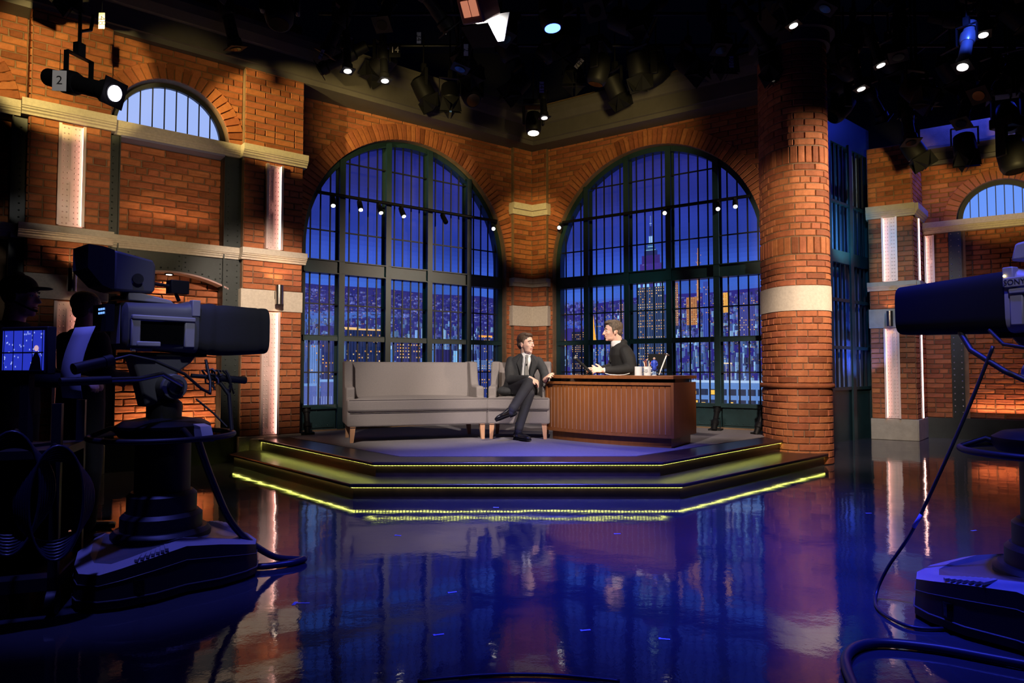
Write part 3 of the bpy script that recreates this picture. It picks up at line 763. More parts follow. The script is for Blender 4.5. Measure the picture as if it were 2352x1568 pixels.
# lunette
def lunette(O, D, uc, zc, R, y, m, label, n=8):
    loc, rz = frame_loc(O, D)
    W = empty('window_3' if label.startswith('left') else 'window_4', at(O, D, uc, y, zc), rz, label, None, None, 'structure')
    k = 32; mb = MB()
    v = [(R*math.cos(PI*i/k), 0, R*math.sin(PI*i/k)) for i in range(k+1)]; mb.add(v, [tuple(range(k, -1, -1))]); mb.build('lit_pane', m, W)
    mb = MB()
    for i in range(k):
        a, b = PI*i/k, PI*(i+1)/k
        q = [(r*math.cos(t), yy, r*math.sin(t)) for yy in (-.05, .0) for r, t in ((R-.012, a), (R-.012, b), (R+.06, b), (R+.06, a))]
        mb.add(q, [(3, 2, 1, 0), (0, 1, 5, 4)])
    mb.box(-R, R, -.05, 0, -.02, .015); mb.build('window_frame', BARM, W)
    for i in range(1, n+1):
        u = -R+2*R*(i-.0)/(n+1); mb = MB(); mb.box(u-.006, u+.006, -.03, -.012, 0, math.sqrt(R*R-u*u)-.005); mb.build('glazing_bar', BARM, W)
    return W
lunette(O_L, D_L, -1.60, 4.05, .60, .28, SKYP, 'left half-round lit lunette window with thin bars')
mb = MB()
for i in range(32):
    a, b = PI*i/32, PI*(i+1)/32
    q = [(-1.60+.662*math.cos(t), yy, 4.03+.662*math.sin(t)) for yy in (.09, .30) for t in (a, b)]
    mb.add(q, [(0, 1, 3, 2)])
mb.build('plaster_reveal', mat('cream_plaster', (.42, .36, .22), .8), wl)
channel(O_L, D_L, -2.775, -2.52, 2.74, 3.86, -.022, 1, 'tall pink-lit riveted channel on the wide pilaster, upper left')
channel(O_L, D_L, -2.775, -2.52, .33, 1.91, -.022, 1, 'pink-lit riveted channel low on the wide pilaster behind the camera')
channel(O_L, D_L, -.51, -.29, 2.735, 3.85, -.022, 1, 'pink-lit riveted channel above the sconce beside the sofa window')
channel(O_L, D_L, -.545, -.31, .33, 1.915, -.022, 1, 'pink-lit riveted channel under the sconce beside the sofa window')
sconce(O_L, D_L, -.345, -.03, 2.14, 'brushed steel cylinder sconce on stone band beside the sofa window', 7)
sconce(O_L, D_L, -2.62, -.03, 2.14, 'brushed steel cylinder sconce hidden behind the left viewfinder', 3)

# ------------------------------------------------------------------ corner pilaster in the alcove
def isect(p, d, q, e):
    den = d[0]*e[1]-d[1]*e[0]; t = ((q[0]-p[0])*e[1]-(q[1]-p[1])*e[0])/den; return (p[0]+d[0]*t, p[1]+d[1]*t)
def corner_poly(ua, ur, off):
    a0 = at(O_A, D_A, ua, .02, 0); a1 = at(O_A, D_A, ua, -off, 0); b1 = at(O_R, D_R, ur, -off, 0); b0 = at(O_R, D_R, ur, .02, 0)
    c = isect(a1, D_A, b1, D_R); return [a0[:2], a1[:2], c, b1[:2], b0[:2], O_R], c
t = empty('corner_pilaster', (0, 0, 0), 0, 'folded brick pilaster in the alcove corner between the two big windows', 'pilaster')
poly, c = corner_poly(3.76, .36, .085)
mb = MB(); mb.prism(poly, .29, 5.3); mb.build('mortar_core', MORTAR, t)
uA = (c[0]-O_A[0])*D_A[0]+(c[1]-O_A[1])*D_A[1]; uR = (c[0]-O_R[0])*D_R[0]+(c[1]-O_R[1])*D_R[1]
for za, zb in ((.29, 1.93), (2.28, 2.62), (2.76, 3.88), (4.08, 5.3)):
    put_at(t, lay(3.76, uA, za, zb, 0, None, 50), O_A, D_A, -.085); put_at(t, lay(uR, .36, za, zb, 0, None, 51), O_R, D_R, -.085)
for z0, z1, o in ((1.93, 2.28, .115), (2.62, 2.76, .12), (3.88, 4.08, .12)):
    p1, _ = corner_poly(3.76-(o-.085)*1.2, .36+(o-.085)*1.2, o); mb = MB(); mb.prism(p1, z0, z1)
    if z1-z0 < .3: p2, _ = corner_poly(3.72, .40, o+.04); mb.prism(p2, z0+(z1-z0)*.45, z1)
    mb.build('stone_band', STONE, t, bevel=.006)

# ------------------------------------------------------------------ rounded brick column
def colpath(n=60):
    P = []
    for i in range(n+1):
        a = PI - .35 + (PI+.75)*i/n
        ca, sa = math.cos(a), math.sin(a); e = 2/2.7
        x = 3.695 + .365*math.copysign(abs(ca)**e, ca); y = 8.90 + .48*math.copysign(abs(sa)**e, sa)
        P.append((x, y))
    return P
CP = colpath(90); CS = [0]
for a, b in zip(CP, CP[1:]): CS.append(CS[-1]+math.hypot(b[0]-a[0], b[1]-a[1]))
def cpt(s, off=0):
    s = min(max(s, 0), CS[-1]-1e-6)
    k = max(i for i in range(len(CS)) if CS[i] <= s); k = min(k, len(CP)-2)
    t = (s-CS[k])/(CS[k+1]-CS[k]); a, b = CP[k], CP[k+1]; d = nrm(b[0]-a[0], b[1]-a[1])
    return (a[0]+(b[0]-a[0])*t + d[1]*off, a[1]+(b[1]-a[1])*t - d[0]*off)
def colpoly(off): return [cpt(CS[-1]*i/48., off) for i in range(49)]
col = empty('brick_column', (0, 0, 0), 0, 'tall rounded brick column at the right end of the stage', 'column')
mb = MB(); mb.prism(colpoly(0), 0, 5.45); mb.build('mortar_core', MORTAR, col)
def cbrick(s0, s1, H, seed, dep=.015, inset=.007):
    rn = random.Random(seed); m = max(1, int(math.ceil((s1-s0)/.05))); g = GAP/2; v = []; hz = H/2-g
    for off, ins in ((0, 0), (dep*.6, 0), (dep, inset)):
        for row in (-1, 1):
            for i in range(m+1):
                s = s0+g+ins + (s1-s0-2*g-2*ins)*i/m
                p = cpt(s, off + (rn.uniform(-.0015, .002) if off == dep else 0)); v.append((p[0], p[1], row*(hz-ins)+rn.uniform(-.0016, .0016)))
    k = m+1; f = []
    for L in (0, 1):
        b0 = L*2*k; b1 = (L+1)*2*k
        for i in range(m):
            f.append((b0+i, b0+i+1, b1+i+1, b1+i)); f.append((b0+k+i+1, b0+k+i, b1+k+i, b1+k+i+1))
        f.append((b0+k, b0, b1, b1+k)); f.append((b0+m, b0+k+m, b1+k+m, b1+m))
    b = 4*k
    for i in range(m): f.append((b+i, b+i+1, b+k+i+1, b+k+i))
    me = bpy.data.meshes.new('brick'); me.from_pydata(v, [], f); me.materials.append(BRICK); return me
def course_set(L, off, H, seed):
    out = []; s = -off
    while s < CS[-1]-.03:
        a, b = max(0, s), min(CS[-1], s+L)
        if b-a > .03: out.append(cbrick(a, b, H, seed + len(out)))
        s += L
    return out
HC = .0855
sets = {(0, v): course_set(.25, 0, HC, v*50) for v in (0, 1, 2)}
sets.update({(1, v): course_set(.25, .125, HC, 200+v*50) for v in (0, 1, 2)})
sets.update({(2, v): course_set(.125, .06, HC, 400+v*50) for v in (0, 1)})
sold = course_set(.088, 0, .22, 700)
def col_courses(z0, z1, h0=4):
    n = int(round((z1-z0)/HC)); h = (z1-z0)/n
    for k in range(n):
        key = (2, k % 2) if k % 7 == h0 else (k % 2, rn_.randrange(3))
        for me in sets[key]: yield me, z0+h*(k+.5), h/HC
rn_ = random.Random(5); allc = []
for z0, z1, h0 in ((0, .93, 4), (1.0, 1.90, 2), (2.21, 2.60, 9), (2.83, 3.74, 1), (3.97, 5.3, 9)): allc += list(col_courses(z0, z1, h0))
for zc in (2.715, 3.855): allc += [(me, zc, 1) for me in sold]
allc.sort(key=lambda q: abs(q[1]-1.8))
for me, z, k in allc[:300]: link('brick', me, col, (0, 0, z), None, (1, 1, k))
mb = MB()
for me, z, k in allc[300:]: mb.add([(v.co.x, v.co.y, z+v.co.z*k) for v in me.vertices], [tuple(p.vertices) for p in me.polygons])
o = mb.build('brickwork', BRICK, col); o['kind'] = 'stuff'
mb = MB(); mb.prism(colpoly(.022), 1.90, 2.21); o = mb.build('stone_band', STONE, col, smooth=30)
mb = MB(); mb.tube([(*cpt(CS[-1]*i/60., .012), .965) for i in range(61)], .034, 10); mb.build('torus_moulding', BRICK, col, smooth=60)
mb = MB(); mb.prism(colpoly(.06), 5.3, 5.45); mb.prism(colpoly(.12), 5.45, 5.8); mb.build('capital', CORN, col, smooth=30)

# ------------------------------------------------------------------ cornice
Q0 = at(O_L, D_L, -4.6, 0, 0)[:2]
pp, Cf = corner_poly(3, 1, .36)
d1 = nrm(Cf[0]-Q0[0], Cf[1]-Q0[1])
def corn_pts(d):
    n1 = (d1[1], -d1[0]); n2 = (D_R[1], -D_R[0]); a = (Q0[0]+n1[0]*d, Q0[1]+n1[1]*d)
    e = (Cf[0]+D_R[0]*4.3+n2[0]*d, Cf[1]+D_R[1]*4.3+n2[1]*d); c = isect(a, d1, e, D_R); return [a, c, e]
prof = [(-.62, 5.06), (0, 5.06), (.02, 5.12), (.045, 5.13), (.045, 5.36), (.08, 5.38), (.13, 5.48), (.15, 5.58), (.15, 5.64), (-.62, 5.64)]
mb = MB(); v = []
for d, z in prof:
    for p in corn_pts(d): v.append((*p, z))
f = []; m = len(prof)
for k in range(m):
    k2 = (k+1) % m
    for i in (0, 1): f.append((k*3+i, k*3+i+1, k2*3+i+1, k2*3+i))
f.append(tuple(k*3 for k in range(m))); f.append(tuple(k*3+2 for k in range(m-1, -1, -1)))
mb.add(v, f); tag(mb.build('trim_1', CORN), 'grey moulded cornice running along the top of the brick set', None, None, 'structure')

# ------------------------------------------------------------------ right side: teal window bay, pier, far brick wall
O_W, D_W = (5.10, 10.895), nrm(.757, .653)
locW, rzW = frame_loc(O_W, D_W)
W = empty('window_5', locW, rzW, 'tall dark teal steel window bay with pleated blue curtain right of the column', None, None, 'structure')
mb = MB()
for a, b in ((-1.2, -.9), (1.50, 1.62)): mb.box(a, b, 0, .12, 0, 5.4)
mb.box(-1.2, 1.62, 0, .12, 4.9, 5.4); mb.box(-1.2, 1.62, .02, .10, 0, .84); mb.build('window_frame', TEAL, W)
for a in (-.02, .78):
    mb = MB(); mb.box(a-.06, a+.06, -.03, 0, 0, 4.95); mb.build('mullion', TEAL, W)
for z, h in ((3.02, .10), (3.92, .02), (2.31, .025), (1.53, .025), (.86, .025)):
    mb = MB(); mb.box(-1.2, 1.55, -.01, .05, z-h, z+h); mb.build('rail', TEAL, W)
u = -.85
while u < 1.5:
    if min(abs(u+.02), abs(u-.78)) > .09:
        mb = MB(); mb.box(u-.010, u+.010, .02, .05, .86, 4.9); mb.build('glazing_bar', BARM, W)
    u += .16
def arcbrace(u): return 4.9 - .9*max(0, (u-.9)/.6)**2
mb = MB(); n = 260; v = []
for i in range(n+1):
    u = -1.1+2.65*i/n; y = .20+.025*math.sin(u*80)+.012*math.sin(u*33+1)
    v += [(u, y, .6), (u, y, 5.0)]
mb.add(v, [(2*i, 2*i+2, 2*i+3, 2*i+1) for i in range(n)])
o = mb.build('pleated_curtain', mat('blue_curtain_cloth', (.10, .15, .34), .8), W, smooth=180)
area(at(O_W, D_W, .5, .35, .4), at(O_W, D_W, .5, .2, 2.5), 25, (.16, .25, 1), 1.6, .1)
spot(at(O_W, D_W, .9, -.35, 1.0), at(O_W, D_W, .9, .3, 2.2), 45, (.12, .25, 1), 120, .8, .04)
spot(at(O_W, D_W, .4, -.5, 3.0), at(O_W, D_W, .5, .3, 3.6), 40, (.25, .75, .9), 110, .8, .04)
O_P, D_P = (6.10, 11.60), nrm(.55, -.35)
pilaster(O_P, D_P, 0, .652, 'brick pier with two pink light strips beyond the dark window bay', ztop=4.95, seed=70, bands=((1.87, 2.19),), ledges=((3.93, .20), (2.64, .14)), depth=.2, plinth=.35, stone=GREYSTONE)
channel(O_P, D_P, .20, .43, 2.65, 3.73, -.022, -1, 'pink-lit riveted channel on the upper front of the far right pier')
channel(O_P, D_P, .20, .43, .36, 1.86, -.022, -1, 'pink-lit riveted channel on the lower front of the far right pier')
sconce(O_P, D_P, .30, -.03, 2.02, 'brushed steel cylinder sconce on the far right pier', 5)
P1 = at(O_P, D_P, .652, 0, 0)[:2]; D_S = nrm(7.19-P1[0], 11.88-P1[1]); LS = math.hypot(7.19-P1[0], 11.88-P1[1])
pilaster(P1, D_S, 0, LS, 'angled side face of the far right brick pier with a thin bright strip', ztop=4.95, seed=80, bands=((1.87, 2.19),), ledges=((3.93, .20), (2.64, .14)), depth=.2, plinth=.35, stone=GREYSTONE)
for z0, z1 in ((.36, 1.86), (2.65, 3.73)):
    t = empty('light_channel', at(P1, D_S, .36, -.02, z0), math.atan2(D_S[1], D_S[0]), 'thin bright vertical strip %s on the side of the far right pier' % ('low' if z0 < 1 else 'high'), 'wall light')
    mb = MB(); mb.box(-.06, .06, -.01, .01, 0, z1-z0); mb.build('back_plate', PINKM, t); mb = MB(); mb.box(-.022, .022, -.02, -.01, 0, z1-z0); mb.build('light_strip', LEDP, t)
O_B, D_B = (7.20, 11.88), D_R
locB, rzB = frame_loc(O_B, D_B)
mb = MB(); arch_plate(mb, 0, 3.6, 3.55, 5.4, 1.12, .62, 3.72, 3.55, .3, 0); mb.box(0, 3.6, .12, .3, 0, 3.6); mb.box(0, .62, 0, .12, .0, 3.55)
wr = mb.build('wall_right', MORTAR, loc=locB, rot=(0, 0, rzB)); tag(wr, 'distant brick wall with lunette window at the right edge', None, None, 'structure')
put_bricks(wr, lay(0, 2.1, 3.73, 4.72, 0, arch_holes(1.12, .62, 3.72, .19), seed=90) + lay(0, .38, .35, 3.52, 0, None, 91), (.8, 4))
voussoirs(wr, 1.12, 3.72, .62, .19, 0, 25, seed=12)
ledge(wr, 0, 3.6, 3.72, .19, .10, 0, STONE)
infill('brick_panel', .58, 2.1, .35, 3.53, .10, 'recessed brick panel at the right edge behind the right camera', 92, wr)
mb = MB(); mb.box(0, 3.6, -.05, .12, 0, .35); mb.build('base_plate', STEEL, wr)
mb = MB(); mb.box(.38, .56, -.02, .02, .35, 3.53); sj = mb.build('steel_jamb', STEEL, wr)
mb = MB()
for u in (.415, .525):
    z = .45
    while z < 3.5: mb.ell((u, -.02, z), .012, .010, .012, 6, 4); z += .105
r = mb.build('rivets', mat('bare_steel_rivets', (.3, .32, .34), .3, .8), sj, smooth=60); r['kind'] = 'stuff'
channel(O_B, D_B, .02, .17, 2.60, 3.50, -.022, -1, 'pink-lit riveted channel on the distant wall beyond the far right pier')
lunette(O_B, D_B, 1.12, 3.74, .54, .14, SKYB, 'right half-round lit blue lunette window at the right edge', 8)
mb = MB(); mb.prism([(.1, 4.72), (-.08, 4.72), (-.10, 4.78), (-.06, 4.80), (-.06, 4.92), (-.16, 4.98), (-.16, 5.02), (.1, 5.02)], 0, 3.6, 'x'); o = mb.build('cornice', CORN, wr)
area(at(O_B, D_B, 1.4, -.02, .45), at(O_B, D_B, 1.4, .12, 1.6), 10, (1, .50, .26), 1.4, .05)

# ------------------------------------------------------------------ stepped stage
def inset(poly, d):
    n = len(poly); out = []
    for i in range(n):
        a, b, c = poly[i-1], poly[i], poly[(i+1) % n]
        e1 = nrm(b[0]-a[0], b[1]-a[1]); e2 = nrm(c[0]-b[0], c[1]-b[1])
        p = (a[0]-e1[1]*d, a[1]+e1[0]*d); q = (b[0]-e2[1]*d, b[1]+e2[0]*d)
        out.append(isect(p, e1, q, e2))
    return out
stg = empty('stage_platform', (0, 8, 0), 0, 'two-step dark stage with yellow light strips under the treads', 'stage')
def SP(pts): return [(x, y-8) for x, y in pts]
back = [(3.64, 9.86), (.356, 12.14), (-3.05, 9.58), (-3.25, 9.30)]
D1 = [(-3.23, 8.72), (-1.325, 6.52), (1.442, 6.55), (3.58, 8.763)] + back
D0 = [(-3.445, 8.36), (-1.452, 6.151), (1.534, 6.151), (3.87, 8.39)] + back
for poly, z, nm in ((D0, .145, 'lower'), (D1, .29, 'upper')):
    mb = MB(); mb.prism(SP(poly), z-.034, z-.0 if nm == 'lower' else z-.002); mb.build('tread', STEP, stg, bevel=.012, seg=3)
    ip = inset(poly, .05); mb = MB(); mb.prism(SP(ip), z-.145, z-.034); mb.build('riser', STEP, stg)
    lp = SP(inset(poly, .036))[:4]; mb = MB(); md = MB()
    for a, b in zip(lp, lp[1:]):
        L = math.hypot(b[0]-a[0], b[1]-a[1]); n = int(L/.030)
        d = nrm(b[0]-a[0], b[1]-a[1])
        for i in range(n):
            t = (i+.5)/n; x = a[0]+(b[0]-a[0])*t; y = a[1]+(b[1]-a[1])*t; h = .011
            mb.add([(x-d[0]*h, y-d[1]*h, z-.041), (x+d[0]*h, y+d[1]*h, z-.041), (x+d[0]*h, y+d[1]*h, z-.0345), (x-d[0]*h, y-d[1]*h, z-.0345)], [(0, 1, 2, 3)])
            md.add([(x-d[0]*h, y-d[1]*h, z-.0412), (x+d[0]*h, y+d[1]*h, z-.0412), (x-d[0]*h-d[1]*.010, y-d[1]*h+d[0]*.010, z-.0412), (x+d[0]*h-d[1]*.010, y+d[1]*h+d[0]*.010, z-.0412)], [(0, 2, 3, 1)])
    o = md.build('downward_leds', LEDYD, stg); o['kind'] = 'stuff'
    o = mb.build('light_strip', LEDY, stg); o['label'] = 'yellow-green dotted light strip'; o['kind'] = 'stuff'
cp = inset(D1, .02); c2 = inset(D1, .42)
cpt_ = [(-3.0, 9.05), c2[1], c2[2], (3.30, 8.98)] + [(3.60, 9.80), (.356, 12.10), (-3.0, 9.56)]
mb = MB(); mb.prism(SP(cpt_), .286, .2925); mb.build('carpet', CARPET, stg)
mb = MB(); mb.box(-3.45, -3.18, 8.70-8, 9.1-8, 0, .29); mb.build('end_block', STONE, stg, bevel=.01)
# ------------------------------------------------------------------ sofa and armchair
def settee(name, loc, rz, W, label, cat, legs_in=.07):
    t = empty(name, loc, rz, label, cat)
    DEP = .80
    mb = MB(); mb.box(.012, W-.012, .012, DEP-.02, .19, .365); mb.build('base', FABRIC, t, bevel=.018, seg=3)
    aw = .105
    poly = [(0, -.015), (W, -.015), (W, .19), (W-aw, .19), (W-aw, .64), (aw, .64), (aw, .19), (0, .19)]
    mb = MB(); mb.prism(poly, .368, .52); c = mb.build('seat_cushion', FABRIC, t, bevel=.03, seg=4)
    # crowned top
    mb = MB(); nx, ny = 24, 10; v = []
    for j in range(ny+1):
        for i in range(nx+1):
            a = i/nx; b = j/ny; x = aw+(W-2*aw)*a; y = .03+.60*b
            v.append((x, y, .512+.036*(math.sin(PI*a)**.45)*(math.sin(PI*min(1, b*.75+.02))**.6)))
    mb.add(v, [(j*(nx+1)+i, j*(nx+1)+i+1, (j+1)*(nx+1)+i+1, (j+1)*(nx+1)+i) for j in range(ny) for i in range(nx)]); mb.build('cushion_crown', FABRIC, c, smooth=180)
    mb = MB()
    for z in (.508, .372): mb.tube([(.02, -.013, z), (W-.02, -.013, z)], .0045, 6)
    mb.tube([(.02, .0, .197), (W-.02, .0, .197)], .004, 6)
    mb.build('piping', PIPING, c)
    # raked back, slightly curved in plan
    mb = MB(); n = 18; v = []
    for zz, y0, y1 in ((.38, .58, .76), (.60, .60, .79), (.80, .635, .81), (.94, .665, .815), (.975, .69, .80)):
        for i in range(n+1):
            a = i/n; x = aw*.7+(W-1.4*aw)*a; k = .03*(2*a-1)**4; v.append((x, y0-k, zz))
        for i in range(n, -1, -1):
            a = i/n; x = aw*.7+(W-1.4*aw)*a; v.append((x, y1, zz))
    m = 2*(n+1); f = [(k*m+i, k*m+(i+1) % m, (k+1)*m+(i+1) % m, (k+1)*m+i) for k in range(4) for i in range(m)]
    f += [tuple(range(m-1, -1, -1)), tuple(range(4*m, 5*m))]
    mb.add(v, f); mb.build('backrest', FABRIC, t, smooth=60)
    prof = [(.02, .19), (.79, .19), (.835, .985), (.60, .985), (.52, .975), (.47, .74), (.44, .685), (.40, .668), (.22, .662), (.18, .65), (.175, .52), (.02, .50)]
    for x0 in (0, W-aw):
        mb = MB(); mb.prism(prof, x0, x0+aw, 'x'); mb.build('side_wing', FABRIC, t, bevel=.022, seg=3)
    for x, y in ((legs_in, .05), (W-legs_in, .05), (legs_in, .74), (W-legs_in, .74)):
        s = 1 if x > W/2 else -1; b = .012*s
        mb = MB(); v = [(x-.032, y-.032, .195), (x+.032, y-.032, .195), (x+.032, y+.032, .195), (x-.032, y+.032, .195)] + [(x-.020+b, y-.020, .0), (x+.020+b, y-.020, .0), (x+.020+b, y+.020, .0), (x-.020+b, y+.020, .0)]
        mb.add(v, [(0, 1, 2, 3), (7, 6, 5, 4), (4, 5, 1, 0), (5, 6, 2, 1), (6, 7, 3, 2), (7, 4, 0, 3)]); mb.build('leg', BIRCH, t)
    return t
sd = nrm(.95, .31)
settee('sofa', (-1.955, 8.13, .2935), math.atan2(sd[1], sd[0]), 1.74, 'long grey wingback sofa, empty, on pale wooden legs', 'sofa')
settee('armchair', (-.325, 8.66, .2935), math.atan2(-.06, .69), .80, 'grey wingback armchair with the seated guest beside the desk', 'armchair')

# ------------------------------------------------------------------ desk
DZ = .2935
A_, B_, C_, E_ = (.43, 8.74), (1.79, 7.57), (2.21, 8.22), (.88, 9.20)
fd = nrm(B_[0]-A_[0], B_[1]-A_[1]); FL = math.hypot(B_[0]-A_[0], B_[1]-A_[1]); fn = (fd[1], -fd[0])
def fp(t, off=0, bulge=.13):
    b = bulge*4*t*(1-t); e = 1e-3
    g = bulge*4*(1-2*t)/FL; l = math.hypot(1, g)
    nx, ny = (fn[0]-fd[0]*g)/l, (fn[1]-fd[1]*g)/l
    return (A_[0]+fd[0]*FL*t+fn[0]*b+nx*off, A_[1]+fd[1]*FL*t+fn[1]*b+ny*off)
def dpoly(off, t0=0, t1=1, back=0):
    P = [fp(t0+(t1-t0)*i/24, off) for i in range(25)]
    cx, cy = 1.33, 8.45
    def mv(p): d = nrm(p[0]-cx, p[1]-cy); return (p[0]+d[0]*off, p[1]+d[1]*off)
    return P + [mv(C_), mv(E_)]
desk = empty('desk', (1.3, 8.4, DZ), 0, 'curved reddish wooden talk show desk with vertical slatted front', 'desk')
def DL(P): return [(x-1.3, y-8.4) for x, y in P]
mb = MB(); mb.prism(DL(dpoly(-.07, .03, .975)), 0, .125); mb.build('plinth', DESK, desk)
mb = MB(); mb.prism(DL(dpoly(-.028)), .115, .725); mb.build('carcass', DESK, desk)
mb = MB(); mb.prism(DL(dpoly(-.07)), .72, .768); mb.build('gap_glass', SMOKE, desk)
mb = MB(); mb.prism(DL(dpoly(.012)), .766, .805); o = mb.build('desktop', DESK, desk, bevel=.004)
def fstrip(mb, t0, t1, z0, z1, o0, o1, n=24):
    v = []
    for i in range(n+1):
        t = t0+(t1-t0)*i/n
        for off, z in ((o0, z0), (o1, z0), (o1, z1), (o0, z1)):
            p = fp(t, off); v.append((p[0]-1.3, p[1]-8.4, z))
    f = [(4*i+k, 4*i+(k+1) % 4, 4*i+4+(k+1) % 4, 4*i+4+k) for i in range(n) for k in range(4)]
    f += [(3, 2, 1, 0), (4*n, 4*n+1, 4*n+2, 4*n+3)]
    mb.add(v, f)
mb = MB(); fstrip(mb, 0, 1, .697, .728, -.03, .006); fstrip(mb, 0, 1, .112, .142, -.03, .006)
fstrip(mb, 0, .016, .14, .70, -.03, .006, 2); fstrip(mb, .984, 1, .14, .70, -.03, .006, 2); mb.build('front_frame', DESK, desk)
mb = MB(); cc = DL([C_, B_, E_]); mb.m = Matrix.Identity(4)
ed = nrm(C_[0]-B_[0], C_[1]-B_[1])
mb.prism(DL([B_, C_, (C_[0]-ed[1]*.022, C_[1]+ed[0]*.022), (B_[0]-ed[1]*.022, B_[1]+ed[0]*.022)]), .112, .728); mb.build('side_panel', DESK, desk)
NS = 27
for i in range(NS):
    t0 = .018+.964*i/NS; t1 = .018+.964*(i+1)/NS; g = .0016
    mb = MB(); fstrip(mb, t0+g, t1-g, .143, .695, -.03, -.014, 2); mb.build('slat', DESK, desk)
mb = MB()
for i in range(1, NS): t = .018+.964*i/NS; fstrip(mb, t-.0017, t+.0017, .150, .655, -.026, -.011, 1)
o = mb.build('groove_strips', SLOT, desk); o['kind'] = 'stuff'
TOPZ = DZ+.805
# things on the desk
PORC = mat('white_porcelain', (.80, .79, .76), .25); INKB = mat('dark_print', (.05, .05, .09), .5)
def mug(loc, label, pens=False, rz=0):
    t = empty('mug', loc, rz, label, 'mug')
    mb = MB(); n = 24; v = []
    prof = [(.043, 0), (.045, .01), (.045, .105), (.041, .105), (.041, .012), (.0, .012)]
    mb.lathe([(.045, 0), (.046, .004), (.045, .105), (.0415, .105), (.041, .015), (.001, .013)], 26); mb.build('body', PORC, t, smooth=40)
    mb = MB(); mb.tube([(.040+.034*math.sin(PI*k/10), 0, .085-.06*k/10) for k in range(11)], .006, 8); mb.build('handle', PORC, t, smooth=60)
    return t
def text(name, s, size, m, parent, loc, rot, ext=.0006):
    c = bpy.data.curves.new(name, 'FONT'); c.body = s; c.size = size; c.extrude = ext; c.align_x = 'CENTER'; c.align_y = 'CENTER'
    tmp = bpy.data.objects.new('tmp_text', c); COL.objects.link(tmp); bpy.context.view_layer.update()
    me = bpy.data.meshes.new_from_object(tmp.evaluated_get(bpy.context.evaluated_depsgraph_get()))
    bpy.data.objects.remove(tmp); me.materials.clear(); me.materials.append(m)
    return link(name, me, parent, loc, rot)
m1 = mug((1.485, 8.02, TOPZ), 'white mug, left of two on the desk', rz=1.2)
mb = MB(); mb.box(-.02, .02, -.0475, -.0455, .03, .045); mb.build('print', INKB, m1)
m2 = mug((1.595, 8.05, TOPZ), 'white mug crowded with pens and pencils on the desk', rz=-.4)
text('print', 'Late\nNight', .022, INKB, m2, (-.006, -.0468, .055), (PI/2, 0, -.1))
pc = [(.45, .08, .06), (.75, .72, .66), (.30, .08, .05), (.8, .8, .78), (.55, .16, .05), (.10, .10, .12), (.7, .68, .6)]
for i, c in enumerate(pc):
    a = 2*PI*i/7; p0 = (1.595+.012*math.cos(a), 8.05+.012*math.sin(a), TOPZ+.02); p1 = (1.595+.042*math.cos(a), 8.05+.036*math.sin(a), TOPZ+.155+.02*(i % 3))
    t = empty('pen', p0, 0, ['red pen leaning left in the desk mug', 'cream pencil in the back of the desk mug', 'dark red pencil in the desk mug', 'white pen leaning left in the desk mug', 'orange-red pencil at the front of the desk mug', 'black pen at the front of the desk mug', 'cream pencil leaning right in the desk mug'][i], 'pen', 'pens in the desk mug')
    d = Vector(p1)-Vector(p0); mb = MB(); mb.cyl((0, 0, 0), d*.9, .0045, n=8); mb.build('shaft', mat('pen_paint', c, .4), t); mb = MB(); mb.cyl(d*.9, d, .0048, .003, 8); mb.build('tip', PORC if i % 2 else mat('pen_red', (.5, .03, .02), .4), t)
# small figurine in blue
t = empty('figurine', (1.66, 7.97, TOPZ), 0, 'small standing figurine in a blue coat beside the mugs', 'figurine')
mb = MB(); mb.lathe([(.026, 0), (.026, .008), (.02, .01)], 16); mb.build('base', PORC, t)
mb = MB(); mb.chain([(-.012, 0, .01, .010), (-.010, 0, .09, .013)]); mb.chain([(.012, 0, .01, .010), (.010, 0, .09, .013)]); o = mb.build('legs', mat('pale_blue_paint', (.30, .45, .75), .4), t, smooth=180)
mb = MB(); mb.lathe([(.030, .06), (.027, .10), (.022, .13), (.028, .165), (.012, .182)], 16); mb.chain([(-.026, 0, .165, .009), (-.036, -.006, .13, .008), (-.030, -.02, .105, .007)], 8); mb.chain([(.026, 0, .165, .009), (.036, -.006, .13, .008), (.026, -.02, .11, .007)], 8)
mb.build('coat', mat('blue_figurine_paint', (.03, .07, .52), .4), t, smooth=180)
mb = MB(); mb.ell((0, 0, .200), .016, .017, .020); mb.build('head', mat('figurine_skin', (.6, .38, .28), .5), t, smooth=180); mb = MB(); mb.ell((0, .003, .207), .0175, .0175, .018); mb.build('hair', BLACKM, t, smooth=180)
# dark screen on an adjustable arm
t = empty('desk_monitor', (1.78, 8.28, TOPZ), 0, 'small black screen standing behind the mugs', 'monitor')
mb = MB(); mb.m = Matrix.Rotation(-.16, 4, 'X'); mb.box(-.12, .10, 0, .012, .08, .265); mb.build('screen', BLACKM, t, bevel=.006); mb = MB(); mb.box(-.05, .05, -.05, .06, 0, .008); mb.box(-.01, .01, 0, .012, 0, .10); mb.build('stand', BLACK, t)
t = empty('boom_arm', (1.73, 8.06, TOPZ), 0, 'thin white angled arm with a silver ball joint beside the mugs', 'lamp arm')
mb = MB(); mb.cyl((0, 0, 0), (.10, .02, .24), .008, n=10); mb.build('rod', PORC, t, smooth=40); mb = MB(); mb.ell((.10, .02, .25), .017, .017, .017); mb.cyl((.07, .02, .262), (.13, .02, .24), .010); mb.build('ball_joint', CHROME, t, smooth=60); mb = MB(); mb.lathe([(.03, 0), (.028, .01)], 16); mb.build('base', BLACK, t)
t = empty('desk_cable', (1.27, 8.26, TOPZ+.004), 0, 'thin white cable lying along the desktop under the elbow of the host', 'cable')
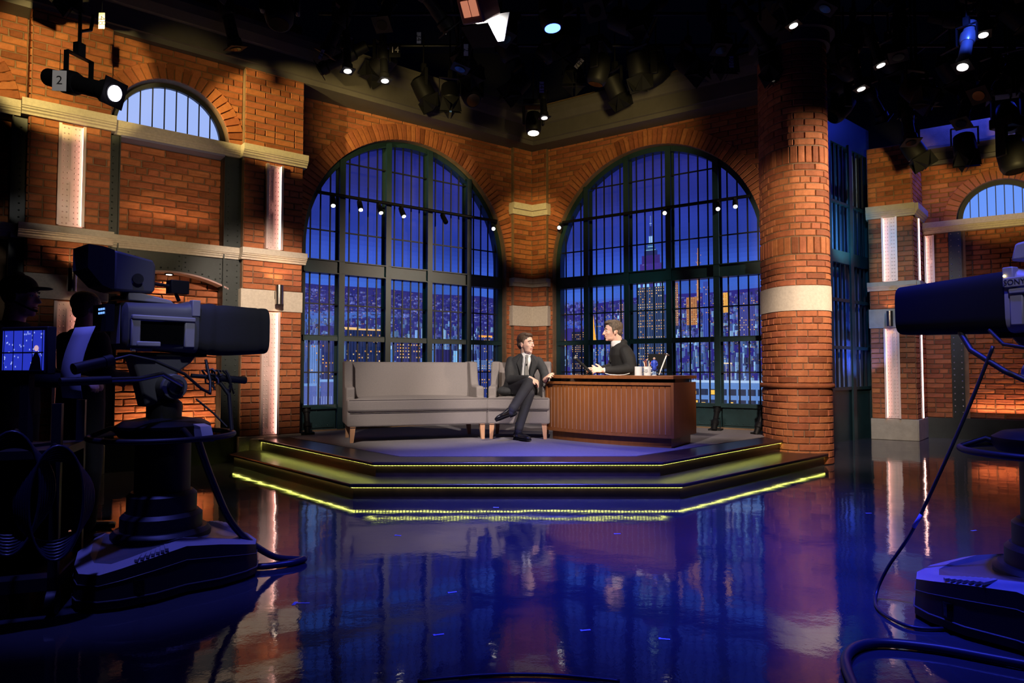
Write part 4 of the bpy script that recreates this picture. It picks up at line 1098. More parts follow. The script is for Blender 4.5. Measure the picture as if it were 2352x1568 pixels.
mb = MB(); mb.tube([(-.14, .03, .02), (-.08, 0, .004), (0, -.02, 0), (.08, -.02, .003), (.15, .0, .02)], .0045, 6); mb.build('cable', PORC, t, smooth=60)
# desk microphone on the left
t = empty('desk_microphone', (.93, 8.56, TOPZ), 0, 'black desk microphone on an angled stand in front of the host', 'microphone')
mb = MB(); mb.lathe([(.05, 0), (.05, .008), (.02, .014)], 20); mb.build('base', BLACK, t, smooth=40)
mb = MB(); mb.cyl((0, 0, .01), (-.005, 0, .075), .007); mb.box(-.02, .01, -.01, .01, .06, .09); mb.build('stand', BLACK, t)
mb = MB(); mb.cyl((.075, -.01, .02), (-.13, .01, .21), .014, .019, 14); mb.build('body', BLACKM, t, smooth=40); mb = MB(); mb.ell((-.135, .01, .215), .022, .022, .022); mb.build('grille', mat('grey_mesh', (.12, .12, .12), .5, .5), t, smooth=180)

# ------------------------------------------------------------------ people
SKIN = mat('skin', (.74, .44, .33), .48, bump=.1, bscale=200); SKIN.node_tree.nodes['Principled BSDF'].inputs['Subsurface Weight'].default_value = .08
HAIRB = mat('brown_hair', (.062, .032, .016), .55, bump=.8, bscale=90, var=.5, vscale=60); HAIRG = mat('greying_brown_hair', (.105, .072, .048), .55, bump=.9, bscale=80, var=.6, vscale=50)
SUITG = mat('charcoal_suit', (.024, .024, .027), .8, bump=.3, bscale=300, var=.2, vscale=18); SUITT = mat('dark_grey_trousers', (.020, .020, .028), .8, bump=.3, bscale=300, var=.2, vscale=14)
SUITB = mat('black_suit', (.008, .0075, .008), .75, bump=.3, bscale=300, var=.25, vscale=16); SHIRT = mat('white_shirt', (.74, .72, .72), .7); TIE = mat('grey_tie', (.20, .19, .18), .6)
SHOE = mat('black_leather_shoe', (.008, .008, .010), .18); LIP = mat('lips', (.36, .12, .10), .5); EYEW = mat('eye_white', (.6, .6, .6), .3); IRIS = mat('iris', (.05, .09, .16), .2); SOCK = mat('navy_sock', (.01, .01, .03), .9)
def loft(mb, secs, n=22, yaw=0):
    """stack of horizontal ellipses (x,y,z,rx,ry[,yaw])"""
    v = []
    for s in secs:
        x, y, z, rx, ry = s[:5]; ya = s[5] if len(s) > 5 else yaw; c, d = math.cos(ya), math.sin(ya)
        for i in range(n):
            t = 2*PI*i/n; a = rx*math.copysign(abs(math.cos(t))**.85, math.cos(t)); b = ry*math.copysign(abs(math.sin(t))**.85, math.sin(t)); v.append((x+a*c-b*d, y+a*d+b*c, z))
    m = len(secs); f = [(k*n+i, k*n+(i+1) % n, (k+1)*n+(i+1) % n, (k+1)*n+i) for k in range(m-1) for i in range(n)]
    f += [tuple(range(n-1, -1, -1)), tuple(range((m-1)*n, m*n))]
    mb.add(v, f)
def hmat(c, yaw, pitch, s, roll=0):
    return Matrix.Translation(Vector(c)) @ Matrix.Rotation(yaw, 4, 'Z') @ Matrix.Rotation(-pitch, 4, 'Y') @ Matrix.Rotation(roll, 4, 'X') @ Matrix.Scale(s, 4)
def head_into(mb, M, nose=1):
    o = mb.m; mb.m = o @ M
    mb.ell((-.012, 0, .034), .096, .076, .094, 20, 14); mb.ell((.028, 0, -.018), .064, .058, .088, 18, 12); mb.ell((.030, 0, -.072), .052, .048, .040); mb.ell((.066, 0, -.096), .020, .022, .017)
    mb.ell((.074, 0, .032), .018, .048, .012); mb.ell((.052, .036, -.02), .028, .022, .026); mb.ell((.052, -.036, -.02), .028, .022, .026)
    mb.chain([(.088, 0, .016, .007), (.104, 0, -.012, .0095), (.110, 0, -.026, .0115)], 10); mb.ell((.100, .009, -.030), .008, .007, .006); mb.ell((.100, -.009, -.030), .008, .007, .006)
    mb.ell((.082, 0, -.052), .012, .022, .009); mb.ell((.080, 0, -.070), .012, .020, .009)
    for s in (-1, 1): mb.ell((-.006, s*.077, -.008), .017, .009, .030, 10, 8, Matrix.Rotation(.25, 3, 'Y')); mb.ell((-.004, s*.079, -.032), .009, .006, .009)
    mb.m = o
def face_bits(parent, M, hair, brow, s=1):
    mb = MB(); mb.m = M
    for q in (-1, 1): mb.ell((.0790, q*.031, .011), .0090, .0130, .0070, 12, 8)
    mb.build('eyes', EYEW, parent, smooth=180)
    mb = MB(); mb.m = M
    for q in (-1, 1): mb.ell((.0865, q*.0315, .011), .0034, .0055, .0058, 10, 6)
    mb.build('irises', IRIS, parent, smooth=180)
    mb = MB(); mb.m = M
    for q in (-1, 1): mb.chain([(.090, q*.012, .031, .0035), (.090, q*.030, .036, .0045), (.078, q*.050, .030, .0028)], 8)
    mb.build('eyebrows', brow, parent, smooth=180)
    mb = MB(); mb.m = M; mb.chain([(.082, -.022, -.062, .0028), (.0925, -.008, -.0595, .0042), (.0925, .008, -.0595, .0042), (.082, .022, -.062, .0028)], 8); mb.build('lips', LIP, parent, smooth=180)
def hand_into(mb, M, curls=(.5, .5, .55, .6), thumb=(.3, .9), spread=.12, s=1, side=1):
    """X along fingers, Y to the thumb side, Z back of hand"""
    o = mb.m; mb.m = o @ M @ Matrix.Scale(s, 4)
    mb.ell((.045, 0, 0), .050, .040, .016, 12, 8); mb.chain([(0, 0, 0, .026), (.03, 0, 0, .024)], 10); mb.ell((.03, side*.022, -.008), .030, .018, .015)
    for k, (yy, L) in enumerate(((.031, .068), (.011, .078), (-.010, .073), (-.029, .058))):
        a = spread*(1.5-k)*side; c = curls[k]; x, y, z = .080, yy*side, 0; p = [(x-.02, y*.9, 0, .0105), (x, y, z, .0102)]; ang = 0
        for sg, r in ((.45, .0096), (.32, .0088), (.26, .0078)):
            ang += c*.8; x += L*sg*math.cos(ang)*math.cos(a); y += L*sg*math.sin(a)*math.cos(ang); z -= L*sg*math.sin(ang); p.append((x, y, z, r))
        mb.chain(p, 10)
    b = thumb[1]; mb.chain([(.018, side*.026, -.004, .0135), (.040, side*(.040+.012*b), -.006-thumb[0]*.01, .0118), (.062, side*(.046+.024*b), -.010-thumb[0]*.02, .0105), (.082, side*(.046+.032*b), -.014-thumb[0]*.03, .009)], 10)
    mb.m = o
def frame(p, x, z):
    x = Vector(x).normalized(); z = Vector(z); z = (z - x*z.dot(x)).normalized(); y = z.cross(x)
    M = Matrix((( x.x, y.x, z.x, p[0]), (x.y, y.y, z.y, p[1]), (x.z, y.z, z.z, p[2]), (0, 0, 0, 1))); return M
def shoe(parent, heel, toe, up, m=SHOE, s=1):
    M = frame(heel, Vector(toe)-Vector(heel), up); mb = MB(); mb.m = M @ Matrix.Scale(s, 4)
    v = []; secs = [(-.045, .030, .075, 0), (-.03, .036, .088, 0), (.03, .036, .085, 0), (.09, .042, .062, 0), (.16, .048, .050, 0), (.215, .040, .040, 0), (.245, .018, .026, 0)]
    n = 14
    for x, w_, h, _ in secs:
        for i in range(n):
            t = 2*PI*i/n; v.append((x, w_*math.cos(t), max(-.004, h*.5+h*.5*math.sin(t)*(1 if math.sin(t) > 0 else 1.2))))
    f = [(k*n+i, (k+1)*n+i, (k+1)*n+(i+1) % n, k*n+(i+1) % n) for k in range(len(secs)-1) for i in range(n)] + [tuple(range(n)), tuple(range(len(secs)*n-1, (len(secs)-1)*n-1, -1))]
    mb.add(v, f); o = mb.build('shoe', m, parent, smooth=60)
    mb = MB(); mb.m = M @ Matrix.Scale(s, 4); mb.prism([(-.05, -.030), (.05, -.034), (.16, -.048), (.23, -.034), (.25, 0), (.23, .034), (.16, .048), (.05, .034), (-.05, .030)], -.012, .002); mb.box(-.05, .02, -.032, .032, -.026, -.01); mb.build('sole', BLACKM, o)
    return o
# ---- guest in the armchair
GX, GY = .075, 8.47
HEADC = (.105, .36, 1.205)
fy = math.atan2(-.62, .78); MH = hmat(HEADC, fy, .02, 1.10)
mb = MB(); head_into(mb, MH)
mb.chain([(.095, .385, 1.15, .060), (.10, .42, 1.03, .066)])
loft(mb, [(.0, .50, .56, .15, .11), (.02, .48, .72, .13, .09), (.06, .455, .88, .15, .09), (.085, .44, .98, .16, .08), (.10, .43, 1.05, .09, .06)], yaw=.05)
mb.chain([(-.09, .44, .95, .040), (-.10, .30, .75, .038), (.15, .02, .765, .027)]); mb.chain([(.265, .45, .95, .040), (.34, .32, .80, .038), (.34, .16, .735, .027)])
mb.chain([(-.08, .48, .62, .08), (.12, .03, .68, .055), (-.06, -.13, .42, .040)]); mb.chain([(.10, .48, .60, .08), (.13, .07, .56, .055), (.0, .02, .16, .030)])
hand_into(mb, frame((.155, .005, .765), (.85, -.15, -.42), (.3, -.4, .85)), (.5, .7, .9, 1.0), (.2, .2), .05, 1.05, -1)
hand_into(mb, frame((.335, .13, .745), (.35, -.5, .45), (-.6, -.2, .8)), (.4, .45, .5, .6), (.2, .6), .10, 1.05, 1)
guest = mb.build('person', SKIN, loc=(GX, GY, DZ)); remesh(guest, .0055, 3); tag(guest, 'seated man in dark grey suit and grey tie, legs crossed, in the armchair', 'person')
face_bits(guest, MH, HAIRB, HAIRB)
mb = MB(); mb.m = MH
mb.ell((-.022, 0, .055), .098, .083, .086, 18, 12); mb.ell((-.060, 0, .005), .050, .070, .070, 14, 10); mb.ell((.030, 0, .103), .055, .060, .030, 14, 10); mb.ell((.046, .02, .098), .035, .035, .026)
for s in (-1, 1): mb.ell((.006, s*.070, .030), .020, .012, .040)
remesh(mb.build('hair', HAIRB, guest), .005, 2, .4)
# jacket
mb = MB(); loft(mb, [(-.02, .46, .555, .205, .165), (-.01, .46, .66, .18, .145), (.03, .455, .80, .185, .125), (.07, .445, .92, .205, .122), (.09, .44, 1.0, .200, .105), (.10, .43, 1.055, .13, .080), (.10, .425, 1.085, .075, .065)], yaw=.06)
mb.chain([(-.088, .44, .985, .064), (-.110, .36, .87, .062), (-.10, .28, .75, .060), (.02, .15, .755, .052), (.125, .035, .765, .043)])
mb.chain([(.270, .45, .98, .064), (.322, .39, .89, .061), (.355, .31, .785, .058), (.345, .20, .745, .046)])
mb.ell((-.14, .42, .60, ), .13, .15, .07)
remesh(mb.build('jacket', SUITG, guest), .009, 5)
mb = MB(); mb.chain([(-.08, .47, .635, .105), (.03, .22, .69, .092), (.135, .0, .705, .074), (.04, -.08, .56, .062), (-.05, -.145, .42, .056), (-.065, -.155, .405, .057)])
mb.chain([(.10, .47, .62, .105), (.13, .2, .60, .092), (.135, .07, .575, .075), (.075, .05, .36, .060), (.015, .03, .17, .056), (.012, .03, .155, .057)]); mb.ell((.0, .46, .60), .18, .16, .10); mb.chain([(.02, .30, .62, .10), (.10, .16, .62, .08)])
remesh(mb.build('trousers', SUITT, guest), .009, 4)
mb = MB(); loft(mb, [(.095, .315, .70, .052, .050), (.085, .325, .80, .046, .045), (.095, .335, .90, .050, .045), (.115, .345, .98, .056, .045), (.115, .385, 1.05, .060, .062), (.108, .40, 1.082, .066, .066), (.105, .40, 1.105, .062, .064)], yaw=-.1)
mb.ell((.140, .022, .765), .032, .032, .032); mb.ell((.345, .175, .748), .030, .032, .030)
remesh(mb.build('shirt', SHIRT, guest), .006, 2)
mb = MB()
for a in (-1, 1): mb.tube([(.112+a*.008, .333, 1.075), (.112+a*.038, .335, 1.045), (.112+a*.058, .36, 1.085)], [.006, .017, .008], 8)
remesh(mb.build('collar', SHIRT, guest), .005, 1)
mb = MB(); v = []
tp = [(.118, .318, 1.065, .016), (.118, .302, 1.035, .019), (.116, .290, 1.015, .013), (.112, .276, .93, .021), (.115, .258, .82, .026), (.135, .250, .74, .029), (.145, .26, .69, .026)]
for x, y, z, w_ in tp: v += [(x-w_, y, z), (x+w_, y-.004, z), (x+w_*.9, y+.012, z), (x-w_*.9, y+.012, z)]
mb.add(v, [(4*k+i, 4*k+(i+1) % 4, 4*k+4+(i+1) % 4, 4*k+4+i) for k in range(len(tp)-1) for i in range(4)]); mb.build('tie', TIE, guest, smooth=50)
mb = MB(); mb.box(.106, .118, .262, .272, .925, .950); mb.build('lapel_microphone', BLACKM, guest)
for sgn, xs in ((-1, (.055, .020, .045, .052)), (1, (.175, .215, .185, .165))):
    mb = MB(); v = []
    for (z, y, w_), x in zip(((1.06, .345, .018), (.96, .315, .034), (.86, .305, .028), (.74, .30, .010)), xs):
        v += [(x-w_, y, z), (x+w_, y-.006, z), (x+w_, y+.02, z), (x-w_, y+.02, z)]
    mb.add(v, [(4*k+i, 4*k+(i+1) % 4, 4*k+4+(i+1) % 4, 4*k+4+i) for k in range(3) for i in range(4)]); mb.build('lapel', SUITG, guest, smooth=40, bevel=.004)
mb = MB(); mb.chain([(-.065, -.15, .42, .047), (-.095, -.185, .35, .044)]); mb.chain([(.01, .03, .20, .048), (.0, .03, .07, .046)]); mb.build('socks', SOCK, guest, smooth=180)
shoe(guest, (-.075, -.165, .335), (-.235, -.30, .285), (-.6, .1, .8), s=1.05)
shoe(guest, (-.005, .055, .026), (.13, -.14, .026), (0, 0, 1), s=1.05)
# ---- host behind the desk
HX, HY = 1.42, 8.95
MH2 = hmat((-.125, -.16, 1.365), PI+.12, -.02, 1.10)
mb = MB(); head_into(mb, MH2)
mb.chain([(-.085, -.155, 1.32, .064), (-.045, -.14, 1.19, .070)])
loft(mb, [(.07, 0, .62, .14, .16), (.04, -.04, .85, .11, .14), (.0, -.08, 1.02, .12, .16), (-.02, -.12, 1.15, .09, .14), (-.03, -.13, 1.21, .06, .08)])
mb.chain([(.02, -.27, 1.12, .05), (.07, -.33, .90, .042), (-.28, -.40, .862, .029)]); mb.chain([(-.03, .06, 1.14, .05), (-.10, -.02, .92, .042), (-.34, -.26, .865, .029)])
mb.chain([(.05, -.06, .62, .09), (-.35, -.04, .60, .07), (-.38, -.0, .12, .045)]); mb.chain([(.05, .12, .62, .09), (-.35, .16, .60, .07), (-.38, .18, .12, .045)])
hand_into(mb, frame((-.28, -.405, .868), (-.95, -.05, .06), (.1, -.75, .60)), (.35, .4, .5, .6), (-.6, 1.0), .10, 1.1, -1)
hand_into(mb, frame((-.35, -.30, .87), (-.9, -.30, .05), (.3, .6, .6)), (.3, .4, .5, .6), (-.6, .8), .10, 1.1, 1)
host = mb.build('person', SKIN, loc=(HX, HY, DZ)); remesh(host, .006, 3); tag(host, 'man in black suit behind the desk, in profile facing the armchair, hand raised', 'person')
face_bits(host, MH2, HAIRG, HAIRG)
mb = MB(); mb.m = MH2
mb.ell((-.028, 0, .056), .101, .084, .086, 18, 12); mb.ell((-.068, 0, .006), .050, .072, .078, 14, 10); mb.ell((.028, 0, .106), .058, .062, .034, 14, 10); mb.ell((.056, .0, .100), .034, .050, .026)
rr = random.Random(3)
for k in range(30):
    a = rr.uniform(-1.1, 1.1); x = rr.uniform(-.09, .075); mb.ell((x, .055*math.sin(a), .080+.050*math.cos(a)*(1-(x/.12)**2)), .022, .011, .012)
for s in (-1, 1): mb.ell((.002, s*.074, .022), .022, .012, .044)
remesh(mb.build('hair', HAIRG, host), .005, 2, .3)
mb = MB(); loft(mb, [(.06, -.02, .60, .185, .21), (.045, -.03, .80, .175, .20), (.025, -.06, .95, .175, .205), (.005, -.09, 1.06, .165, .205), (-.01, -.11, 1.14, .135, .18), (-.025, -.125, 1.20, .095, .11), (-.03, -.13, 1.235, .075, .075)]); mb.ell((.005, -.13, 1.225), .07, .10, .045)
mb.chain([(.02, -.27, 1.10, .082), (.055, -.32, .98, .076), (.07, -.34, .885, .068), (-.10, -.375, .868, .060), (-.235, -.395, .866, .046)])
mb.chain([(-.03, .06, 1.12, .080), (-.07, .02, 1.0, .074), (-.12, -.03, .90, .066), (-.31, -.25, .868, .046)])
remesh(mb.build('jacket', SUITB, host), .009, 5)
mb = MB(); mb.chain([(.05, -.06, .62, .11), (-.35, -.04, .60, .085), (-.38, -.0, .14, .062)]); mb.chain([(.05, .12, .62, .11), (-.35, .16, .60, .085), (-.38, .18, .14, .062)]); remesh(mb.build('trousers', SUITB, host), .012, 3)
mb = MB(); loft(mb, [(-.055, -.135, 1.17, .085, .085), (-.060, -.14, 1.205, .084, .080), (-.066, -.145, 1.232, .078, .074), (-.066, -.148, 1.244, .074, .070)]); loft(mb, [(-.135, -.12, .98, .018, .03), (-.128, -.12, 1.1, .020, .032), (-.11, -.13, 1.2, .022, .04)])
mb.ell((-.262, -.40, .866), .030, .034, .034); mb.ell((-.335, -.275, .868), .030, .034, .034)
remesh(mb.build('shirt', SHIRT, host), .006, 2)
mb = MB(); v = []
for x, y, z, w_ in ((-.145, -.14, 1.225, .016), (-.150, -.135, 1.19, .020), (-.152, -.13, 1.08, .026), (-.160, -.12, .97, .030)): v += [(x, y-w_, z), (x, y+w_, z), (x+.014, y+w_, z), (x+.014, y-w_, z)]
mb.add(v, [(4*k+i, 4*k+(i+1) % 4, 4*k+4+(i+1) % 4, 4*k+4+i) for k in range(3) for i in range(4)]); mb.build('tie', SUITB, host, smooth=50)
for y, s in ((0.0, 1), (.18, 1)): shoe(host, (-.36, y, .026), (-.6, y, .026), (0, 0, 1))
t = empty('stool', (1.50, 8.99, DZ), 0, 'dark office chair of the host, hidden behind the desk', 'chair')
mb = MB(); mb.box(-.24, .24, -.24, .24, .44, .52); mb.build('seat', BLACKM, t, bevel=.03, seg=3); mb = MB(); mb.cyl((0, 0, .04), (0, 0, .45), .03); mb.build('gas_column', BLACK, t)
mb = MB()
for k in range(5): a = 2*PI*k/5; mb.cyl((0, 0, .07), (.28*math.cos(a), .28*math.sin(a), .035), .02, .015, 8); mb.ell((.28*math.cos(a), .28*math.sin(a), .025), .025, .025, .025)
mb.build('star_base', BLACK, t)
# ------------------------------------------------------------------ studio cameras on pedestals
GREYC = mat('light_grey_camera_shell', (.30, .29, .33), .42); GREYD = mat('dark_grey_camera_shell', (.085, .085, .10), .45); CLOTH = mat('black_cloth', (.022, .022, .026), .9, bump=.12, bscale=60)
RUB = mat('black_rubber', (.010, .010, .012), .5)
def rr_loft(mb, secs, n=28, e=.42):
    """rounded-rectangle sections along x: (x, cy, cz, hy, hz)"""
    v = []
    for x, cy, cz, hy, hz in secs:
        for i in range(n):
            t = 2*PI*i/n; v.append((x, cy+hy*math.copysign(abs(math.cos(t))**e, math.cos(t)), cz+hz*math.copysign(abs(math.sin(t))**e, math.sin(t))))
    m = len(secs); f = [(k*n+i, (k+1)*n+i, (k+1)*n+(i+1) % n, k*n+(i+1) % n) for k in range(m-1) for i in range(n)]
    f += [tuple(range(n)), tuple(range(m*n-1, (m-1)*n-1, -1))]
    mb.add([p for p in v], [q[::-1] for q in f])
def pedestal(t, base_rz, hr=.36, BS=1):
    B = Matrix.Rotation(base_rz, 4, 'Z') @ Matrix.Diagonal((BS, BS, 1, 1))
    # three-cornered base skirt
    mb = MB(); mb.m = B; R = .50; n = 3; ring = []
    for k in range(3):
        a = 2*PI*k/3
        for da in (-.30, -.12, .12, .30): ring.append((a+da, R if abs(da) < .2 else R*.93))
        for da in (.62, PI/3, 2*PI/3-.62): ring.append((a+da, .40 if da != PI/3 else .335))
    N = len(ring); v = []
    def hgt(a):
        m = min(abs(((a-2*PI*k/3+PI) % (2*PI))-PI) for k in range(3)); return .165+.085*math.sin(min(1, m/1.05)*PI/2)
    for z, k in ((.015, 1), (.06, 1.0), (None, .985), (None, .82)):
        for a, r in ring:
            zz = z if z is not None else hgt(a) + (0 if k > .95 else .030)
            v.append((r*k*math.cos(a), r*k*math.sin(a), zz))
    f = [(L*N+i, L*N+(i+1) % N, (L+1)*N+(i+1) % N, (L+1)*N+i) for L in range(3) for i in range(N)]
    f += [tuple(range(N-1, -1, -1)), tuple(range(3*N, 4*N))]
    mb.add(v, f[:2*N] + f[-2:-1]); b = mb.build('base_skirt', RUB, t, bevel=.006)
    mb = MB(); mb.m = B; mb.add(v, f[-1:]); mb.build('base_cover', GREYD, t); mb = MB(); mb.m = B; mb.add(v, f[2*N:3*N]); mb.build('base_bevel', GREYC, t, smooth=30)
    mb = MB(); mb.m = B; mb.tube([(r*1.005*math.cos(a), r*1.005*math.sin(a), .055) for a, r in ring], .004, 6, True); mb.tube([(r*.997*math.cos(a), r*.997*math.sin(a), hgt(a)*.72) for a, r in ring], .0022, 5, True); mb.build('skirt_trim', GREYD, t, smooth=60)
    for k in range(3):
        a = 2*PI*k/3+.40; mb = MB(); mb.m = B @ Matrix.Rotation(a, 4, 'Z'); mb.box(.30, .435, -.045, .045, .075, .135); mb.build('side_hatch', SMOKE, t)
    mb = MB(); mb.m = B
    for k in range(3):
        for j in range(7):
            a = 2*PI*k/3 + .42 + j*.055; r = .425-.010*j; h = hgt(a)+.012
            p = Matrix.Rotation(a, 4, 'Z'); 
            q = [p @ Vector((r-.06, -.008, h+.006)), p @ Vector((r, -.008, h-.004)), p @ Vector((r, .008, h-.004)), p @ Vector((r-.06, .008, h+.006))]
            q2 = [c + Vector((0, 0, .012)) for c in q]; mb.add(q+q2, [(0, 3, 2, 1), (4, 5, 6, 7), (0, 1, 5, 4), (1, 2, 6, 5), (2, 3, 7, 6), (3, 0, 4, 7)])
    o = mb.build('vent_ribs', GREYC, t); o['kind'] = 'stuff'
    for k in range(3):
        a = 2*PI*k/3+base_rz; mb = MB(); mb.cyl((.36*math.cos(a), .36*math.sin(a), .05), (.39*math.cos(a), .39*math.sin(a), .05), .05, n=14); mb.build('wheel', RUB, t, smooth=40)
    mb = MB(); mb.lathe([(.25, .20), (.25, .28), (.23, .30), (.205, .30), (.205, .37), (.185, .39), (.175, .39), (.175, .48), (.155, .50), (.14, .50), (.14, .76), (.12, .78)], 30); mb.build('telescopic_column', RUB, t, smooth=40)
    mb = MB(); mb.tube([(hr*math.cos(2*PI*i/48), hr*math.sin(2*PI*i/48), .80) for i in range(48)], .015, 10, True); mb.build('steering_ring', RUB, t, smooth=180)
    for k in range(3):
        a = 2*PI*k/3+.5; mb = MB(); mb.tube([(.12*math.cos(a), .12*math.sin(a), .80), (.26*math.cos(a), .26*math.sin(a), .845), (hr*math.cos(a), hr*math.sin(a), .80)], .014, 8); mb.build('ring_spoke', BLACK, t, smooth=60)
    mb = MB(); mb.lathe([(.13, .78), (.22, .80), (.24, .83), (.24, .86), (.20, .885), (.10, .90)], 34); mb.build('top_plate', BLACK, t, smooth=35)
    mb = MB(); mb.lathe([(.09, .89), (.09, .98), (.07, 1.0)], 24); mb.build('head_mount', RUB, t, smooth=40)
def camera_body(t, near, wrinkled, hoodL=.47, x0=.13, ysh=0, shell=GREYD, taper=1.0, hz=.14):
    """near = +1/-1 side facing the photographer"""
    s = near; Y = ysh
    mb = MB(); rr_loft(mb, [(-.25, Y, 1.395, .085, .10), (-.235, Y, 1.395, .105, .125), (-.05, Y, 1.395, .115, .132), (.06, Y, 1.395, .122, .138), (.10, Y, 1.40, .130, .148), (.125, Y, 1.40, .130, .148)]); mb.build('camera_shell', shell, t, smooth=35)
    # carrying handle frame with dark opening on the near side
    yy = Y+s*.118
    mb = MB(); mb.box(-.20, .05, yy-.004, yy+.010, 1.30, 1.42); mb.build('side_recess', SMOKE, t)
    mb = MB(); mb.box(-.23, .10, yy, yy+s*.028, 1.425, 1.450); mb.box(-.23, -.185, yy, yy+s*.020, 1.285, 1.43); mb.box(.045, .10, yy, yy+s*.020, 1.285, 1.43); mb.box(-.205, -.085, yy, yy+s*.028, 1.285, 1.312); mb.build('side_handle', GREYC, t, bevel=.006)
    mb = MB(); mb.box(-.26, -.258, Y-.06, Y+.06, 1.3, 1.5); mb.box(-.22, -.218+.10, yy-s*.02, yy-s*.0, 1.26, 1.275); mb.build('trim_plate', GREYC, t)
    mb = MB(); mb.prism([(-.22, 1.53), (.02, 1.525), (.0, 1.545), (-.16, 1.575), (-.22, 1.575)], Y-.06, Y+.06, 'y'); mb.build('top_cover', GREYC, t, bevel=.006)
    mb = MB(); mb.tube([(-.16, Y, 1.56), (-.13, Y, 1.64), (.03, Y, 1.63), (.07, Y, 1.55)], .011, 8); mb.box(.01, .11, Y-.035, Y+.035, 1.59, 1.665); mb.build('top_handle', BLACK, t, bevel=.004)
    mb = MB(); mb.box(.085, .13, Y+s*.09, Y+s*.134, 1.46, 1.55); mb.build('tally_lamp', GREYC, t, bevel=.004)
    # lens box
    mb = MB(); n = 40; secs = []; m = 22; v = []; rn = random.Random(2)
    for k in range(m+1):
        q = k/m; x = x0+hoodL*q; sc = 1-(1-taper)*q
        hy = .125*sc; hz_ = hz*sc
        for i in range(n):
            th = 2*PI*i/n; c_, s_ = math.cos(th), math.sin(th)
            w_ = 0
            if wrinkled:
                w_ = .007*math.exp(-((q-.18-.06*math.sin(th))/.05)**2) - .004*math.exp(-((q-.30-.08*math.sin(th+1))/.05)**2) + .003*math.sin(9*q-2*th+1)*(1-q)
                if .90 < q < .94: w_ = -.008
            y = (hy+w_)*math.copysign(abs(c_)**.45, c_); z = (hz_+w_)*math.copysign(abs(s_)**.45, s_)
            v.append((x, Y+y, 1.40+z - (.012 if s_ < 0 and wrinkled else 0)*math.sin(PI*q)))
    f = [(k*n+i, k*n+(i+1) % n, (k+1)*n+(i+1) % n, (k+1)*n+i) for k in range(m) for i in range(n)] + [tuple(range(n-1, -1, -1)), tuple(range(m*n, (m+1)*n))]
    mb.add(v, f); o = mb.build('lens_hood', CLOTH if wrinkled else BLACKM, t, smooth=60); o['label'] = 'lens box under black cloth' if wrinkled else 'big smooth black lens box'
    # viewfinder
    # tilt head
    mb = MB(); mb.prism([(-.20, 1.25), (.16, 1.25), (.12, 1.20), (.04, 1.14), (.05, 1.0), (-.12, .96), (-.16, 1.12)], Y-.055, Y+.055, 'y'); mb.build('tilt_head', GREYD, t, bevel=.012)
    mb = MB(); mb.cyl((-.0, Y+s*.05, 1.07), (-.0, Y+s*.13, 1.07), .075, .068, 26); mb.build('drag_housing', GREYC if shell is GREYC else GREYD, t, smooth=40, bevel=.004)
    mb = MB(); mb.cyl((-.0, Y+s*.13, 1.07), (-.0, Y+s*.15, 1.07), .045, .042, 22); mb.build('drag_knob', RUB, t, smooth=40)
    mb = MB(); mb.box(-.22, .20, Y-.07, Y+.07, 1.235, 1.255); mb.build('wedge_plate', BLACK, t)
def viewfinder(t, Y, shell, x=-.20):
    mb = MB(); v = []
    secs = [(x+.13, .085, 1.60, 1.77), (x+.10, .105, 1.575, 1.80), (x-.10, .115, 1.57, 1.83), (x-.14, .115, 1.57, 1.835)]
    for xx, h, a, b in secs: v += [(xx, Y-h, a), (xx, Y+h, a), (xx, Y+h, b), (xx, Y-h, b)]
    mb.add(v, [(4*k+i, 4*k+(i+1) % 4, 4*k+4+(i+1) % 4, 4*k+4+i) for k in range(3) for i in range(4)] + [(3, 2, 1, 0), (12, 13, 14, 15)]); mb.build('viewfinder', shell, t, bevel=.012, seg=3)
    mb = MB(); v = []
    for xx, h, a, b in ((x-.14, .115, 1.575, 1.835), (x-.21, .12, 1.60, 1.85), (x-.30, .135, 1.70, 1.85)): v += [(xx, Y-h, a), (xx, Y+h, a), (xx, Y+h, b), (xx, Y-h, b)]
    mb.add(v, [(4*k+i, 4*k+(i+1) % 4, 4*k+4+(i+1) % 4, 4*k+4+i) for k in range(2) for i in range(4)]); mb.build('viewfinder_hood', RUB, t)
    mb = MB(); mb.box(x-.148, x-.142, Y-.09, Y+.09, 1.60, 1.80); mb.build('viewfinder_screen', em('viewfinder_glow', (.10, .12, 1), .25), t)
    mb = MB(); mb.cyl((x, Y, 1.53), (x, Y, 1.58), .05); mb.box(x-.10, x+.10, Y-.05, Y+.05, 1.52, 1.545); mb.cyl((x+.0, Y-.12, 1.66), (x+.0, Y-.135, 1.66), .035, n=18); mb.build('viewfinder_mount', RUB, t, smooth=40)
CY = math.radians(50)
camL = empty('studio_camera', (-1.93, 3.80, 0), CY, 'studio camera at the left with black cloth over its lens box, on a pedestal', 'camera', 'studio cameras')
pedestal(camL, math.radians(-102)-CY+.0)
camera_body(camL, -1, True, hoodL=.44, x0=.12, ysh=0, shell=GREYD)
MB.OFF = Matrix.Translation((-.05, 0, 1.54)) @ Matrix.Scale(.80, 4) @ Matrix.Translation((0, 0, -1.53)); viewfinder(camL, .02, GREYD, x=-.17); MB.OFF = Matrix.Identity(4)
mb = MB(); mb.tube([(.02, -.16, 1.08), (-.10, -.20, 1.14), (-.22, -.22, 1.115), (-.45, -.24, 1.11)], .014, 10); mb.build('pan_bar', CHROME, camL, smooth=60)
mb = MB(); mb.cyl((-.36, -.235, 1.112), (-.58, -.245, 1.105), .021, n=14); mb.build('grip', RUB, camL, smooth=40)
